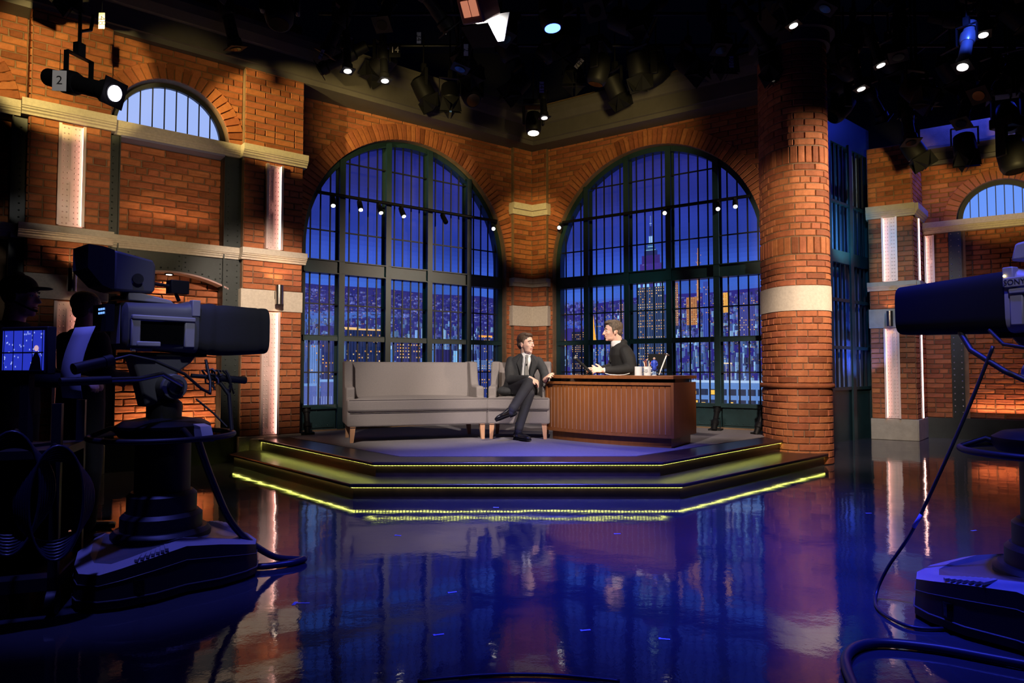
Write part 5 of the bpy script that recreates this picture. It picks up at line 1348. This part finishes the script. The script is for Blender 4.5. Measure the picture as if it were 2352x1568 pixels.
mb = MB(); mb.cyl((-.38, -.20, 1.20), (-.52, -.23, 1.165), .026, .028, 16); mb.cyl((-.38, -.20, 1.20), (-.34, -.19, 1.21), .030, n=16); mb.build('zoom_control', RUB, camL, smooth=40)
mb = MB(); mb.tube([(-.34, -.19, 1.21), (-.26, -.20, 1.235), (-.15, -.22, 1.21), (.0, -.24, 1.14), (.10, -.22, 1.06), (.17, -.18, 1.03), (.19, -.14, 1.10), (.18, -.10, 1.22)], .008, 8); mb.build('cable', RUB, camL, smooth=60)
mb = MB(); v = []
for i in range(9):
    a = i/8; z = 1.38-.36*a; x = -.40-.06*math.sin(a*2.2); v += [(x, -.14, z), (x-.02, .08, z)]
mb.add(v, [(2*i, 2*i+2, 2*i+3, 2*i+1) for i in range(8)]); o = mb.build('script_sheet', mat('paper', (.55, .55, .58), .8), camL, smooth=180); o['label'] = 'white paper sheet hanging at the camera back'
sm = o.modifiers.new('s', 'SOLIDIFY'); sm.thickness = .002
mb = MB(); mb.box(-.34, -.30, -.10, .08, 1.36, 1.50); mb.build('rear_panel', RUB, camL); mb = MB()
for i, z in enumerate((1.47, 1.45)): 
    for j in range(3): mb.box(-.343, -.34, -.08+.03*j, -.062+.03*j, z, z+.010)
o = mb.build('indicator_lights', em('blue_indicator', (.15, .35, 1), 1.5), camL); o['kind'] = 'stuff'
mb = MB(); rn = random.Random(6)
mb.cyl((.20, -.10, 1.12), (.44, -.06, 1.10), .018, .022, 12); mb.cyl((.10, -.10, 1.13), (.22, -.10, 1.12), .012)
for k in range(8):
    p = Vector((.16+.02*k, -.10, 1.16)); pts = [p]
    for j in range(5): p = p + Vector((rn.uniform(-.02, .035), rn.uniform(-.02, .02), rn.uniform(-.06, .01))); pts.append(p)
    mb.tube(pts, .006, 6)
mb.tube([(.24, -.10, 1.12), (.30, -.14, 1.02), (.30, -.16, .92), (.30, -.18, .82)], .011, 8); mb.tube([(.12, -.12, 1.0), (.20, -.16, .92), (.26, -.20, .84)], .006, 6)
o = mb.build('focus_handle', RUB, camL, smooth=60)
mb = MB(); mb.box(.06, .12, -.30, -.22, .845, .86); mb.prism([(-.30, .86), (-.22, .87), (-.24, .80), (-.34, .78)], .06, .12, 'x'); mb.build('ring_clamp', GREYC, camL)

CR = math.radians(114)
camR = empty('studio_camera', (2.40, 3.02, 0), CR, 'studio camera at the right edge with a light grey body and bare black lens box', 'camera', 'studio cameras')
pedestal(camR, math.radians(148)-CR, BS=1.12)
MB.OFF = Matrix.Translation((0, 0, .075)); camera_body(camR, 1, False, hoodL=.56, x0=.12, ysh=.0, shell=GREYC, taper=.88, hz=.145)
viewfinder(camR, .0, GREYC, x=-.28)
mb = MB(); mb.prism([(.02, 1.58), (.12, 1.58), (.10, 1.66), (.0, 1.67)], -.05, .09, 'y'); mb.build('top_lamp', GREYC, camR, bevel=.012)
mb = MB(); mb.box(-.12, .115, .125, .150, 1.455, 1.50); mb.build('name_rail', GREYC, camR, bevel=.004)
text('lettering', 'SONY', .034, mat('black_lettering', (.02, .02, .03), .5), camR, (.07, .1515, 1.552), (PI/2, 0, PI))
mb = MB(); mb.ell((.118, .138, 1.51), .006, .006, .006); mb.build('indicator_lamp', em('yellow_indicator', (1, .8, .2), 6), camR)
mb = MB(); mb.tube([(.36, .08, 1.27), (.28, .13, 1.18), (.12, .15, 1.08), (.02, .14, 1.03)], .013, 8); mb.tube([(.20, .12, 1.27), (.10, .19, 1.20), (-.05, .20, 1.17)], .008, 8); mb.build('cable', RUB, camR, smooth=60)
MB.OFF = Matrix.Identity(4)
# thin looping cable from the right camera to the floor
def wpath(name, pts, r, m, label, cat='cable', n=8, sub=8):
    P = [Vector(p) for p in pts]; out = []
    for i in range(len(P)-1):
        p0 = P[max(i-1, 0)]; p1 = P[i]; p2 = P[i+1]; p3 = P[min(i+2, len(P)-1)]
        for k in range(sub):
            t = k/sub; out.append(.5*((2*p1)+(p2-p0)*t+(2*p0-5*p1+4*p2-p3)*t*t+(3*p1-p0-3*p2+p3)*t**3))
    out.append(P[-1]); mb = MB(); mb.tube(out, r, n); return tag(mb.build(name, m, smooth=180), label, cat)
CAB = mat('dark_cable', (.020, .022, .04), .35)
wpath('cable', [(2.20, 3.12, 1.27), (2.14, 3.20, 1.0), (2.05, 3.3, .66), (1.98, 3.42, .36), (1.90, 3.50, .16), (1.84, 3.5, .03), (1.76, 3.32, .012), (1.78, 3.12, .012), (1.92, 3.09, .012), (2.02, 3.16, .012), (2.12, 3.30, .02), (2.22, 3.33, .06)], .008, CAB, 'thin black cable looping from the right camera down to the floor')
wpath('cable_marker', [(2.005, 3.375, .455), (1.985, 3.41, .385)], .010, mat('pale_blue_tape', (.3, .3, .6), .5), 'pale tape wrapped round the thin looping cable', 'tape', sub=2)
wpath('cable', [(-1.66, 3.62, .80), (-1.63, 3.75, .55), (-1.56, 3.88, .28), (-1.42, 4.05, .08), (-1.30, 4.17, .022), (-1.255, 4.17, .022), (-1.32, 4.08, .022), (-1.5, 4.02, .022), (-1.7, 4.2, .022), (-2.4, 4.7, .022)], .019, CAB, 'thick black cable dropping from the left camera into a floor loop')
wpath('cable', [(1.20, 2.40, .022), (1.32, 2.75, .022), (1.50, 2.90, .022), (1.72, 2.86, .022), (1.95, 2.72, .022), (2.3, 2.5, .022)], .020, CAB, 'thick ribbed cable curving across the bottom right floor')
wpath('cable', [(2.3, 3.36, .06), (2.33, 3.2, .03), (2.25, 3.02, .02), (2.30, 2.85, .02), (2.5, 2.6, .02)], .022, CAB, 'coiled cable at the foot of the right camera base')
wpath('cable', [(-.35, 2.58, .01), (-.1, 2.63, .01), (.15, 2.63, .01), (.40, 2.58, .01)], .007, CAB, 'thin cable at the bottom edge of the floor')
wpath('cable', [(-4.3, 3.6, .022), (-3.2, 3.72, .022), (-2.6, 3.9, .022), (-2.3, 3.8, .022)], .018, CAB, 'cable running left along the floor from the left camera base')
# ------------------------------------------------------------------ floor marks
TAPE = mat('pale_floor_tape', (.45, .5, .8), .5)
marks = [(( -1.055, 3.455), 'T-shaped floor tape mark left of the centre foreground', 't'), ((-.31, 3.622), 'slanting floor tape mark in the centre foreground', 'l'), ((1.836, 2.822), 'pale four-pointed scrap of tape at the bottom right', 's'),
         ((-.133, 5.833), 'small tape mark just in front of the stage step', 'l'), ((.75, 4.9), 'tiny tape mark right of centre on the floor', 'l'), ((2.9, 5.6), 'small tape mark on the floor near the column', 'l'),
         ((.33, 3.1), 'short tape mark low in the centre floor', 'l'), ((-.32, 3.05), 'faint tape dash left of the centre foreground', 'l'), ((.66, 3.0), 'faint tape dash right of the centre foreground', 'l'), ((-.8, 4.85), 'tiny pale scrap left of centre on the floor', 'l'), ((3.35, 5.0), 'small tape mark beside the thin looping cable', 'l')]
rn = random.Random(1)
for i, ((x, y), lab, k) in enumerate(marks):
    a = rn.uniform(-.3, .5); t = Matrix.Rotation(a, 4, 'Z'); mb = MB(); mb.m = t
    if k == 't': mb.m = Matrix.Identity(4); mb.box(-.035, -.018, -.028, .020, 0, .001); mb.box(-.018, .045, -.004, .006, 0, .001)
    elif k == 's': mb.prism([(-.055, .006), (-.012, .010), (.005, .030), (.018, .008), (.06, -.012), (.01, -.018), (-.012, -.022)], 0, .001)
    else: mb.box(-.022, .022, -.006, .006, 0, .001); mb.box(-.026, -.016, -.008, .010, 0, .0012)
    tag(mb.build('tape_mark', TAPE, loc=(x, y, .0005)), lab, 'tape', 'floor tape marks')

# ------------------------------------------------------------------ floor spotlights on the stage deck
def ellipsoidal(name, loc, rz, tilt, label, s=1.0, lit=None, group=None, floor=False, cat='stage light'):
    """profile spotlight, beam along local -Y tilted by `tilt` (down positive)"""
    t = empty(name, loc, rz, label, cat, group)
    M = Matrix.Rotation(-tilt, 4, 'X') if True else 0
    M = Matrix.Rotation(tilt, 4, 'X') @ Matrix.Scale(s, 4)
    mb = MB(); mb.m = M; mb.lathe([(.03, .30), (.062, .29), (.066, .14), (.085, .12), (.085, .04), (.07, .0)], 18, axis='y'); mb.build('lamp_housing', BLACK, t, smooth=35)
    mb = MB(); mb.m = M; mb.lathe([(.06, .02), (.062, -.22), (.078, -.24), (.078, -.30)], 18, axis='y'); mb.build('barrel', BLACK, t, smooth=35)
    mb = MB(); mb.m = M; mb.box(-.092, .092, -.335, -.325, -.092, .092); mb.lathe([(.066, -.337), (.066, -.30)], 18, axis='y'); mb.build('colour_frame', BLACK, t)
    mb = MB(); mb.m = M; mb.lathe([(.055, -.344), (.055, -.336)], 18, axis='y'); mb.build('lens', lit or SMOKE, t)
    mb = MB(); q = -1 if floor else 1
    mb.box(-.105*s, -.097*s, -.02*s, .02*s, 0, q*.20*s); mb.box(.097*s, .105*s, -.02*s, .02*s, 0, q*.20*s); mb.box(-.105*s, .105*s, -.02*s, .02*s, q*.20*s, q*.208*s); mb.build('yoke', BLACK, t)
    if not floor:
        mb = MB(); mb.box(-.03*s, .03*s, -.025*s, .025*s, .205*s, .30*s); mb.build('clamp', BLACK, t)
        mb = MB(); mb.cyl((0, 0, .25*s), (0, 0, max(.5, 6.0-loc[2])), .012, n=8); mb.build('hanger_rod', BLACK, t)
    return t
def washer(name, loc, rz, tilt, label, s=1, group=None, lit=None, doors=True, cat='stage light'):
    """fresnel lamp with barn doors, beam along -Y"""
    t = empty(name, loc, rz, label, cat, group); M = Matrix.Rotation(tilt, 4, 'X') @ Matrix.Scale(s, 4)
    mb = MB(); mb.m = M; mb.lathe([(.07, .16), (.115, .13), (.125, .0), (.125, -.10), (.11, -.12)], 20, axis='y'); mb.build('housing', BLACK, t, smooth=35)
    mb = MB(); mb.m = M; mb.lathe([(.10, -.125), (.10, -.118)], 20, axis='y'); mb.build('lens', lit or SMOKE, t)
    if doors:
        for k in range(4):
            mb = MB(); mb.m = M @ Matrix.Rotation(k*PI/2, 4, 'Y') @ Matrix.Translation((0, -.12, .115)) @ Matrix.Rotation(.55, 4, 'X')
            mb.add([(-.11, 0, 0), (.11, 0, 0), (.15, -.19, 0), (-.15, -.19, 0), (-.11, 0, .004), (.11, 0, .004), (.15, -.19, .004), (-.15, -.19, .004)], [(0, 3, 2, 1), (4, 5, 6, 7), (0, 1, 5, 4), (1, 2, 6, 5), (2, 3, 7, 6), (3, 0, 4, 7)])
            mb.build('barn_door', BLACKM, t)
    mb = MB(); mb.box(-.15*s, -.14*s, -.02*s, .02*s, 0, .22*s); mb.box(.14*s, .15*s, -.02*s, .02*s, 0, .22*s); mb.box(-.15*s, .15*s, -.02*s, .02*s, .22*s, .23*s); mb.build('yoke', BLACK, t)
    mb = MB(); mb.box(-.03*s, .03*s, -.03*s, .03*s, .23*s, .33*s); mb.build('clamp', BLACK, t)
    mb = MB(); mb.cyl((0, 0, .25*s), (0, 0, max(.5, 6.0-loc[2])), .012, n=8); mb.build('hanger_rod', BLACK, t)
    return t
def mover(name, loc, rz, tilt, label, s=1, group=None, lit=None, cat='stage light'):
    t = empty(name, loc, rz, label, cat, group)
    mb = MB(); mb.box(-.16*s, .16*s, -.11*s, .11*s, .24*s, .34*s); mb.build('base_box', BLACK, t, bevel=.02)
    mb = MB(); mb.cyl((0, 0, .3*s), (0, 0, max(.5, 6.0-loc[2])), .012, n=8); mb.build('hanger_rod', BLACK, t)
    mb = MB(); mb.box(-.17*s, -.13*s, -.05*s, .05*s, -.04*s, .25*s); mb.build('arm', BLACK, t, bevel=.015)
    mb = MB(); mb.box(.13*s, .17*s, -.05*s, .05*s, -.04*s, .25*s); mb.build('arm', BLACK, t, bevel=.015)
    mb = MB(); mb.m = Matrix.Rotation(tilt, 4, 'X') @ Matrix.Scale(s, 4); mb.lathe([(.04, .18), (.10, .15), (.125, .02), (.12, -.12), (.10, -.17)], 22, axis='y'); mb.build('head', BLACK, t, smooth=180)
    mb = MB(); mb.m = Matrix.Rotation(tilt, 4, 'X') @ Matrix.Scale(s, 4); mb.lathe([(.085, -.178), (.085, -.168)], 20, axis='y'); mb.build('lens', lit or SMOKE, t)
    return t
# on deck: three barrels leaning toward the brick
for loc, rz, tl, lab in (((-2.78, 9.30, .45), .4, -1.0, 'black spotlight on the deck at the foot of the brick left of the sofa'), ((2.95, 9.93, .44), -.5, -.9, 'black floor spotlight on the deck right behind the desk'), ((3.38, 9.35, .44), -.9, -1.0, 'black floor spotlight on the deck beside the column')):
    t = ellipsoidal('floor_spotlight', loc, rz+PI, tl, lab, .62, None, 'floor spotlights on the deck', True)
    mb = MB(); mb.box(-.09, .09, -.09, .09, -.155, -.125); mb.build('foot_plate', BLACK, t)

# ------------------------------------------------------------------ lighting grid
PIPE = mat('black_pipe', (.012, .012, .014), .35, .6)
gp = 'pipes of the dark lighting grid'
def pipe(a, b, r, lab): 
    mb = MB(); mb.cyl(a, b, r, n=12); return tag(mb.build('lighting_pipe', PIPE, smooth=40), lab, 'pipe', gp)
for y in (5.4, 6.3, 7.2, 8.1, 9.0, 9.9): pipe((-6 if y < 7 else (-4.2 if y < 8.5 else -2.6), y, 5.95), (9.5, y, 5.95), .026, 'black horizontal pipe of the lighting grid among the hanging lamps')
for x in (-3.6, -2.2, -.8, .6, 2.0, 3.4, 4.8, 6.2, 7.6): pipe((x, 4.5, 6.02), (x, 8.4 if x < -2 else 10.6, 6.02), .026, 'black horizontal pipe of the lighting grid among the hanging lamps')
for x, y in ((-2.2, 7.2), (.6, 9.0), (3.4, 7.2), (6.2, 8.1), (-.8, 9.9), (4.8, 9.9)): pipe((x, y, 5.9), (x, y, 8.2), .02, 'black drop pipe holding up the lighting grid')
G = 'unlit black lamps hanging from the lighting grid'
GL = {'e': 'unlit black long-barrelled spotlight hanging in the dark grid', 'w': 'unlit black lamp with barn doors hanging in the dark grid', 'm': 'unlit black moving-head lamp hanging in the dark grid'}
protos = {}
rn = random.Random(77)
for k in range(4):
    tl = (.5, .8, 1.05, 1.3)[k]
    protos['e', k] = (ellipsoidal, tl); protos['w', k] = (washer, tl); protos['m', k] = (mover, tl)
made = {}
def hang(kind, k, loc, rz):
    if (kind, k) not in made:
        fn, tl = protos[kind, k]; made[kind, k] = fn({'e': 'profile_spotlight', 'w': 'barn_door_lamp', 'm': 'moving_head_lamp'}[kind], loc, rz, tl, GL[kind], 1.15, group=G+{'e': ', long barrels', 'w': ', with barn doors', 'm': ', moving heads'}[kind])
        return made[kind, k]
    return copytree(made[kind, k], None, loc, rz)
spots_ = []
for y in (5.5, 6.3, 7.2, 8.1, 9.0, 9.9):
    x = -5.2 if y < 7 else (-3.6 if y < 8.5 else -2.2)
    while x < 9.0:
        lim = (9.593 + (x+3.02)*.759) if x < .35 else (12.15-(x-.35)*.69 if x < 4.2 else 20)
        if y < lim-.9: spots_.append((x+rn.uniform(-.2, .2), y+rn.uniform(-.03, .03), rn.uniform(5.15, 5.6)))
        x += rn.uniform(.50, .82) if y < 9.5 else rn.uniform(.6, .9)
for i, p in enumerate(spots_): hang(rn.choice('eewwwm'), rn.randrange(4), p, rn.uniform(-2.4, 2.4))
# low dark lamps in the right distance, in front of the dark gap
for x, y, z, k, kk in ((5.4, 9.2, 4.6, 'e', 3), (5.9, 9.9, 4.4, 'w', 2), (6.45, 9.6, 4.35, 'w', 3), (6.1, 9.0, 4.75, 'e', 2), (7.0, 9.5, 4.75, 'm', 2), (5.0, 8.3, 4.6, 'w', 1), (5.7, 8.0, 4.65, 'e', 1), (6.6, 8.4, 4.7, 'w', 1), (7.3, 8.7, 4.6, 'e', 2), (4.7, 9.6, 4.9, 'm', 1)):
    hang(k, kk, (x, y, z), rn.uniform(-1.5, 1.5)); pipe((x, y, z+.28), (x, y, 8.2), .018, 'black drop pipe holding a low lamp in the right distance')
mover('moving_head_lamp', (7.05, 9.5, 4.20), .4, 1.4, 'black egg-shaped moving lamp hanging low before the blue cornice on the right', 1.5)
# lit lamps that can be told apart
LEDF = em('white_led_face', (1, .9, .75), 5)
lit = [((-1.95, 7.9, 4.93), .6, 1.42, 'e', 'lit narrow lamp above the left pilaster cornice, left of two', HOT), ((-1.55, 8.1, 4.90), .6, 1.42, 'e', 'lit narrow lamp above the left pilaster cornice, right of two', HOT),
       ((-.85, 9.2, 4.93), .2, 1.25, 'w', 'lamp with pale glowing lens above the sofa window cornice', em('cool_lens', (.55, .9, 1), 6)),
       ((.33, 10.4, 4.98), 0, 1.45, 'm', 'lit moving lamp hanging over the alcove corner', LEDF), ((.45, 9.7, 5.05), .5, 1.45, 'e', 'small lit lamp beside the moving lamp over the alcove corner', HOT),
       ((3.3, 8.6, 5.10), .3, 1.30, 'w', 'lamp with a glowing cluster of warm dots above the right arch', LEDF), ((3.0, 7.3, 5.15), .8, 1.3, 'e', 'small lit spotlight above the right arch', HOT),
       ((4.1, 7.6, 4.85), .9, 1.3, 'e', 'small lit spotlight right of the column top, upper', HOT), ((4.1, 8.0, 4.75), .7, 1.35, 'e', 'small lit spotlight right of the column top, lower', HOT),
       ((.42, 7.2, 5.0), .9, 1.45, 'm', 'dim lamp with a blue pin light over the centre', HOTB), ((5.0, 7.1, 4.95), -.6, 1.35, 'e', 'lit lamp at the upper right edge', HOT)]
for loc, rz, tl, k, lab, m in lit: {'e': ellipsoidal, 'w': washer, 'm': mover}[k]({'e': 'profile_spotlight', 'w': 'barn_door_lamp', 'm': 'moving_head_lamp'}[k], loc, rz, tl, lab, 1.0 if k != 'e' else .8, lit=m)
# the big bright lamp with white-lit barn door near the top centre
t = empty('softlight', (-.30, 6.75, 4.72), .85, 'large bright lamp with a white-lit barn door near the top centre', 'stage light')
M = Matrix.Rotation(-.65, 4, 'Y') @ Matrix.Rotation(.2, 4, 'X')
mb = MB(); mb.m = M; mb.box(-.17, .14, -.14, .14, -.02, .24); mb.build('housing', mat('reddish_lamp_housing', (.16, .07, .06), .4), t, bevel=.02)
mb = MB(); mb.m = M
for k in range(2): mb.box(-.185, -.165, -.10+.10*k, -.02+.10*k, .05, .20)
mb.build('vents', mat('hot_vent_glow', (.3, .1, .06), .5, emit=(1, .35, .2), es=.5), t)
mb = MB(); mb.m = M; mb.lathe([(.10, -.035), (.10, -.02)], 24, (.02, 0, 0)); mb.build('lens', em('very_bright_lens', (1, .97, .92), 22), t)
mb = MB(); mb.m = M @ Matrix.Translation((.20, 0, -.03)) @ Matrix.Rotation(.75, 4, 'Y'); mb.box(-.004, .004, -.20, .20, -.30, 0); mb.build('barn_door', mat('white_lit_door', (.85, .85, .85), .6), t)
mb = MB(); mb.m = M @ Matrix.Translation((-.16, 0, -.03)) @ Matrix.Rotation(-.4, 4, 'Y'); mb.box(-.004, .004, -.17, .17, -.26, 0); mb.build('barn_door', BLACKM, t)
mb = MB(); mb.box(-.2, .2, -.01, .01, .36, .38); mb.box(-.2, -.19, -.02, .02, .05, .38); mb.box(.19, .2, -.02, .02, .05, .38); mb.cyl((0, 0, .38), (0, 0, 1.02), .02); mb.build('yoke', BLACK, t)
spot((-.27, 6.76, 4.66), (-.10, 6.95, 4.52), 120, (1, 1, 1), 80, .3, .03)
# big ellipsoidal on a drop pipe at upper left, numbered 2
pipe((-2.98, 4.6, 3.72), (-2.98, 4.6, 8.2), .02, 'thin black drop pipe at the far upper left')
t = ellipsoidal('profile_spotlight', (-3.10, 4.80, 3.20), 1.30, .30, 'silver-black profile spotlight numbered 2 hanging at the upper left', 1.0, em('lilac_lit_lens', (.85, .8, 1), 5))
mb = MB(); mb.tube([(0, .0, .28), (.02, .02, .40), (.18, .10, .50), (.2, .1, .62)], .012, 8); mb.build('hanger', BLACK, t)
CARD = mat('white_card', (.62, .60, .58), .7); INK2 = mat('marker_ink', (.02, .02, .02), .6)
def card(loc, txt, s, label, rx=PI/2, ry=0, rz=0, m=CARD, ink=INK2, w=.5):
    t = empty('number_card', loc, 0, label, 'card', 'numbered cards on the lamps'); t.rotation_euler = (rx, ry, rz); mb = MB(); mb.m = Matrix.Rotation(rx, 4, 'X').inverted() if ry == 0 and rz == 0 else (Matrix.Rotation(rz, 4, 'Z') @ Matrix.Rotation(ry, 4, 'Y') @ Matrix.Rotation(rx, 4, 'X')).inverted(); mb.cyl((0, .003, 0), (0, .003, max(.2, 5.95-loc[2]) if loc[2] > 3.5 else .22), .002, n=5); mb.build('string', BLACK, t)
    mb = MB(); mb.box(-w*s, w*s, -.5*s*1.6, .5*s*1.6, -.0015, .0); mb.build('card', m, t); text('lettering', txt, s*.95, ink, t, (0, 0, .001), (0, 0, -PI/2 if w < .45 else 0)); return t
card((-3.13, 4.64, 3.16), '2', .09, 'white card marked 2 on the upper left spotlight', rz=.15)
card((-4.02, 6.55, 4.58), '48', .10, 'white card marked 48 hanging at the upper left', w=.30)
card((-2.32, 6.7, 4.72), '13', .12, 'dark plate marked 13 among the lamps at the upper left', m=BLACKM, ink=CARD, w=.6)
card((-1.40, 8.0, 4.98), '14', .11, 'dark plate marked 14 among the lamps above the sofa window', m=BLACKM, ink=CARD, w=.6)
card((.38, 8.6, 4.78), '341', .09, 'white card marked 341 above the alcove corner', w=.32, rx=PI/2)
card((2.75, 8.4, 5.02), '301', .09, 'white card marked 301 above the right arch', w=.32)
card((.88, 8.8, 5.18), '347', .09, 'tilted white card left of the slatted lamp over the right arch', w=.32, ry=.7)
card((-2.05, 7.2, 4.55), '47', .07, 'narrow pink-lit tag over the cornice at the upper left', w=.25, ry=.4)
card((-1.03, 7.4, 4.83), '34', .08, 'narrow white tag over the sofa window, left', w=.30); card((-.55, 8.0, 4.98), '2', .09, 'narrow white tag over the sofa window, right', w=.30)
# blue-lit spotlight at the top right, lamp with white tag at the top left
t = ellipsoidal('profile_spotlight', (4.35, 6.4, 4.28), -.95, 1.15, 'profile spotlight glowing blue at the upper right', .85, HOT)
for ch in t.children:
    if ch.name.startswith(('barrel', 'lamp_housing')): ch.data.materials[0] = mat('silver_lamp_body', (.35, .37, .42), .3, .7)
spot((4.0, 5.6, 4.6), (4.35, 6.4, 4.35), 160, (.05, .12, 1), 26, .5, .05)
t = ellipsoidal('profile_spotlight', (-3.98, 6.3, 4.80), -1.6, .05, 'black spotlight lying sideways at the upper left with a hanging tag', 1.25)
t = washer('barn_door_lamp', (-3.1, 4.6, 3.75), 1.2, .9, 'small dark lamp bracket above the numbered upper left spotlight', .55)
mover('dome_camera', (-2.05, 5.9, 4.35), .2, 1.3, 'glossy black dome hanging at the top left', 1.0, cat='dome')

# ------------------------------------------------------------------ camera crew and carts in the dark on the left
CLB = mat('black_clothes', (.010, .010, .014), .85)
def operator(loc, yaw, label, hs, cap, reach):
    H = 1.0
    mb = MB(); MHo = hmat((0.02, 0, 1.60), 0, .02, 1.02); head_into(mb, MHo)
    mb.chain([(0, 0, 1.54, .058), (-.02, 0, 1.42, .062)])
    loft(mb, [(-.02, 0, .92, .10, .15), (-.02, 0, 1.15, .09, .15), (-.02, 0, 1.35, .09, .17), (-.02, 0, 1.43, .06, .10)])
    mb.chain([(-.02, .19, 1.37, .05), (.06, .24, 1.12, .042), (.30, .20, 1.10, .028)])
    mb.chain([(-.02, -.19, 1.37, .05), (.02, -.24, 1.12, .042), (reach, -.16, 1.10, .028)])
    for s in (-1, 1): mb.chain([(-.02, s*.09, .92, .085), (.0, s*.10, .50, .060), (-.03, s*.10, .10, .042)])
    hand_into(mb, frame((reach, -.16, 1.10), (1, .1, -.1), (0, -.3, 1)), (.7, .7, .7, .8), (.4, .5), .06, 1.05, 1)
    hand_into(mb, frame((.30, .20, 1.10), (1, -.1, -.1), (0, .3, 1)), (.7, .7, .7, .8), (.4, .5), .06, 1.05, -1)
    b = mb.build('person', SKIN, loc=loc, rot=(0, 0, yaw)); remesh(b, .009, 3); tag(b, label, 'person')
    face_bits(b, MHo, HAIRB, HAIRB)
    mb = MB(); loft(mb, [(-.02, 0, .88, .135, .185), (-.02, 0, 1.10, .125, .18), (-.02, 0, 1.32, .125, .205), (-.02, 0, 1.42, .085, .14), (-.02, 0, 1.46, .065, .075)])
    mb.chain([(-.02, .19, 1.37, .075), (.06, .24, 1.12, .058), (.24, .21, 1.10, .045)]); mb.chain([(-.02, -.19, 1.37, .075), (.02, -.24, 1.12, .058), (reach-.06, -.17, 1.10, .045)]); remesh(mb.build('shirt', CLB, b), .012, 4)
    mb = MB()
    for s in (-1, 1): mb.chain([(-.02, s*.09, .92, .110), (.0, s*.10, .50, .080), (-.03, s*.10, .08, .075)])
    remesh(mb.build('trousers', CLB, b), .014, 3)
    if cap:
        mb = MB(); mb.m = MHo; mb.ell((-.012, 0, .060), .106, .086, .085, 18, 12); mb.ell((.12, 0, .055), .060, .060, .010); remesh(mb.build('cap', CLB, b), .007, 2)
        mb = MB(); mb.m = MHo; mb.tube([(0, .085*math.cos(a), .02+.13*math.sin(a)) for a in [PI*i/12 for i in range(13)]], .008, 8); mb.ell((0, .09, .0), .03, .014, .035); mb.ell((0, -.09, .0), .03, .014, .035); mb.chain([(.0, -.09, -.02, .006), (.09, -.05, -.075, .006), (.10, -.02, -.08, .009)], 8); mb.build('headset', BLACKM, b, smooth=180)
    else:
        mb = MB(); mb.m = MHo; mb.ell((-.022, 0, .05), .100, .082, .086, 18, 12); mb.ell((-.055, 0, .0), .05, .07, .07); remesh(mb.build('hair', HAIRB, b), .006, 2)
    for s in (-1, 1): shoe(b, (-.06, s*.10, .026), (.2, s*.11, .026), (0, 0, 1))
    return b
operator((-3.02, 4.15, 0), .10, 'camera operator in dark cap and headset at the far left edge', 1, True, .42)
operator((-3.10, 4.95, 0), 1.1, 'crew member in dark clothes behind the left camera viewfinder', 1, False, .30)
t = empty('monitor_cart', (-2.62, 3.38, 0), .35, 'dark equipment cart with a lit monitor at the left edge', 'cart')
for zz in ((.12, .18), (.74, .78)): mb = MB(); mb.box(-.45, .40, -.25, .25, *zz); mb.build('shelf', RUB, t)
for x in (-.43, .38):
    for y in (-.23, .23):
        mb = MB(); mb.box(x-.02, x+.02, y-.02, y+.02, .06, 1.0); mb.build('post', RUB, t); mb = MB(); mb.cyl((x-.02, y, .06), (x+.02, y, .06), .06, n=16); mb.build('wheel', RUB, t, smooth=40)
mb = MB(); mb.box(-.30, .30, .02, .20, .18, .74); mb.build('equipment_rack', BLACKM, t)
t = empty('monitor', (-2.47, 3.45, .78), -.30, 'small monitor showing the desk and city window, at the left edge', 'monitor')
mb = MB(); mb.box(-.16, .16, 0, .05, .36, .60); mb.build('casing', RUB, t, bevel=.006); mb = MB(); mb.box(-.03, .03, .01, .04, 0, .37); mb.box(-.12, .12, -.08, .1, 0, .015); mb.build('stand', RUB, t)
mb = MB(); mb.box(-.14, .14, -.003, -.001, .38, .58); mb.build('screen', em('monitor_blue', (.02, .035, .50), 1), t)
mb = MB()
for k in range(46):
    x = rn.uniform(-.135, .13); z = rn.uniform(.39, .57); mb.box(x, x+.004, -.0045, -.003, z, z+.008)
mb.build('screen_city_lights', em('monitor_pale', (.35, .45, 1), 1), t)
mb = MB()
for k in range(5): x = -.13+.065*k; mb.box(x, x+.004, -.0055, -.0045, .38, .58)
mb.box(-.14, .14, -.0055, -.0045, .465, .472); mb.build('screen_window_bars', BLACKM, t)
mb = MB(); mb.prism([(.05, .38), (.13, .38), (.12, .44), (.105, .465), (.085, .465), (.07, .44)], -.007, -.0055, 'y'); mb.build('screen_suit', BLACKM, t)
mb = MB(); mb.lathe([(.015, -.007), (.015, -.006)], 14, (.095, 0, .49), 'y'); mb.build('screen_face', em('monitor_face', (.8, .5, .6), .8), t)
# coiled cables
for i, (x, y, z, r, lab) in enumerate(((-2.22, 3.05, .62, .20, 'coil of dark cable hanging on the cart, left'), (-2.08, 3.14, .56, .19, 'coil of dark cable hanging on the cart, right'))):
    t = empty('cable_coil', (x, y, z), .5+.2*i, lab, 'cable coil', 'cable coils on the cart')
    for k in range(7):
        mb = MB(); mb.tube([((r*.55+.008*k)*math.cos(a), -.03+.010*k, (r*1.35-.012*k)*math.sin(a)) for a in [2*PI*j/36 for j in range(36)]], .0075, 6, True); mb.build('cable_loop', CAB, t, smooth=180)
    mb = MB(); mb.tube([(0, .02, r*1.3), (0, .10, r*1.32), (0, .16, r*1.25)], .010, 8); mb.build('hook', BLACK, t)
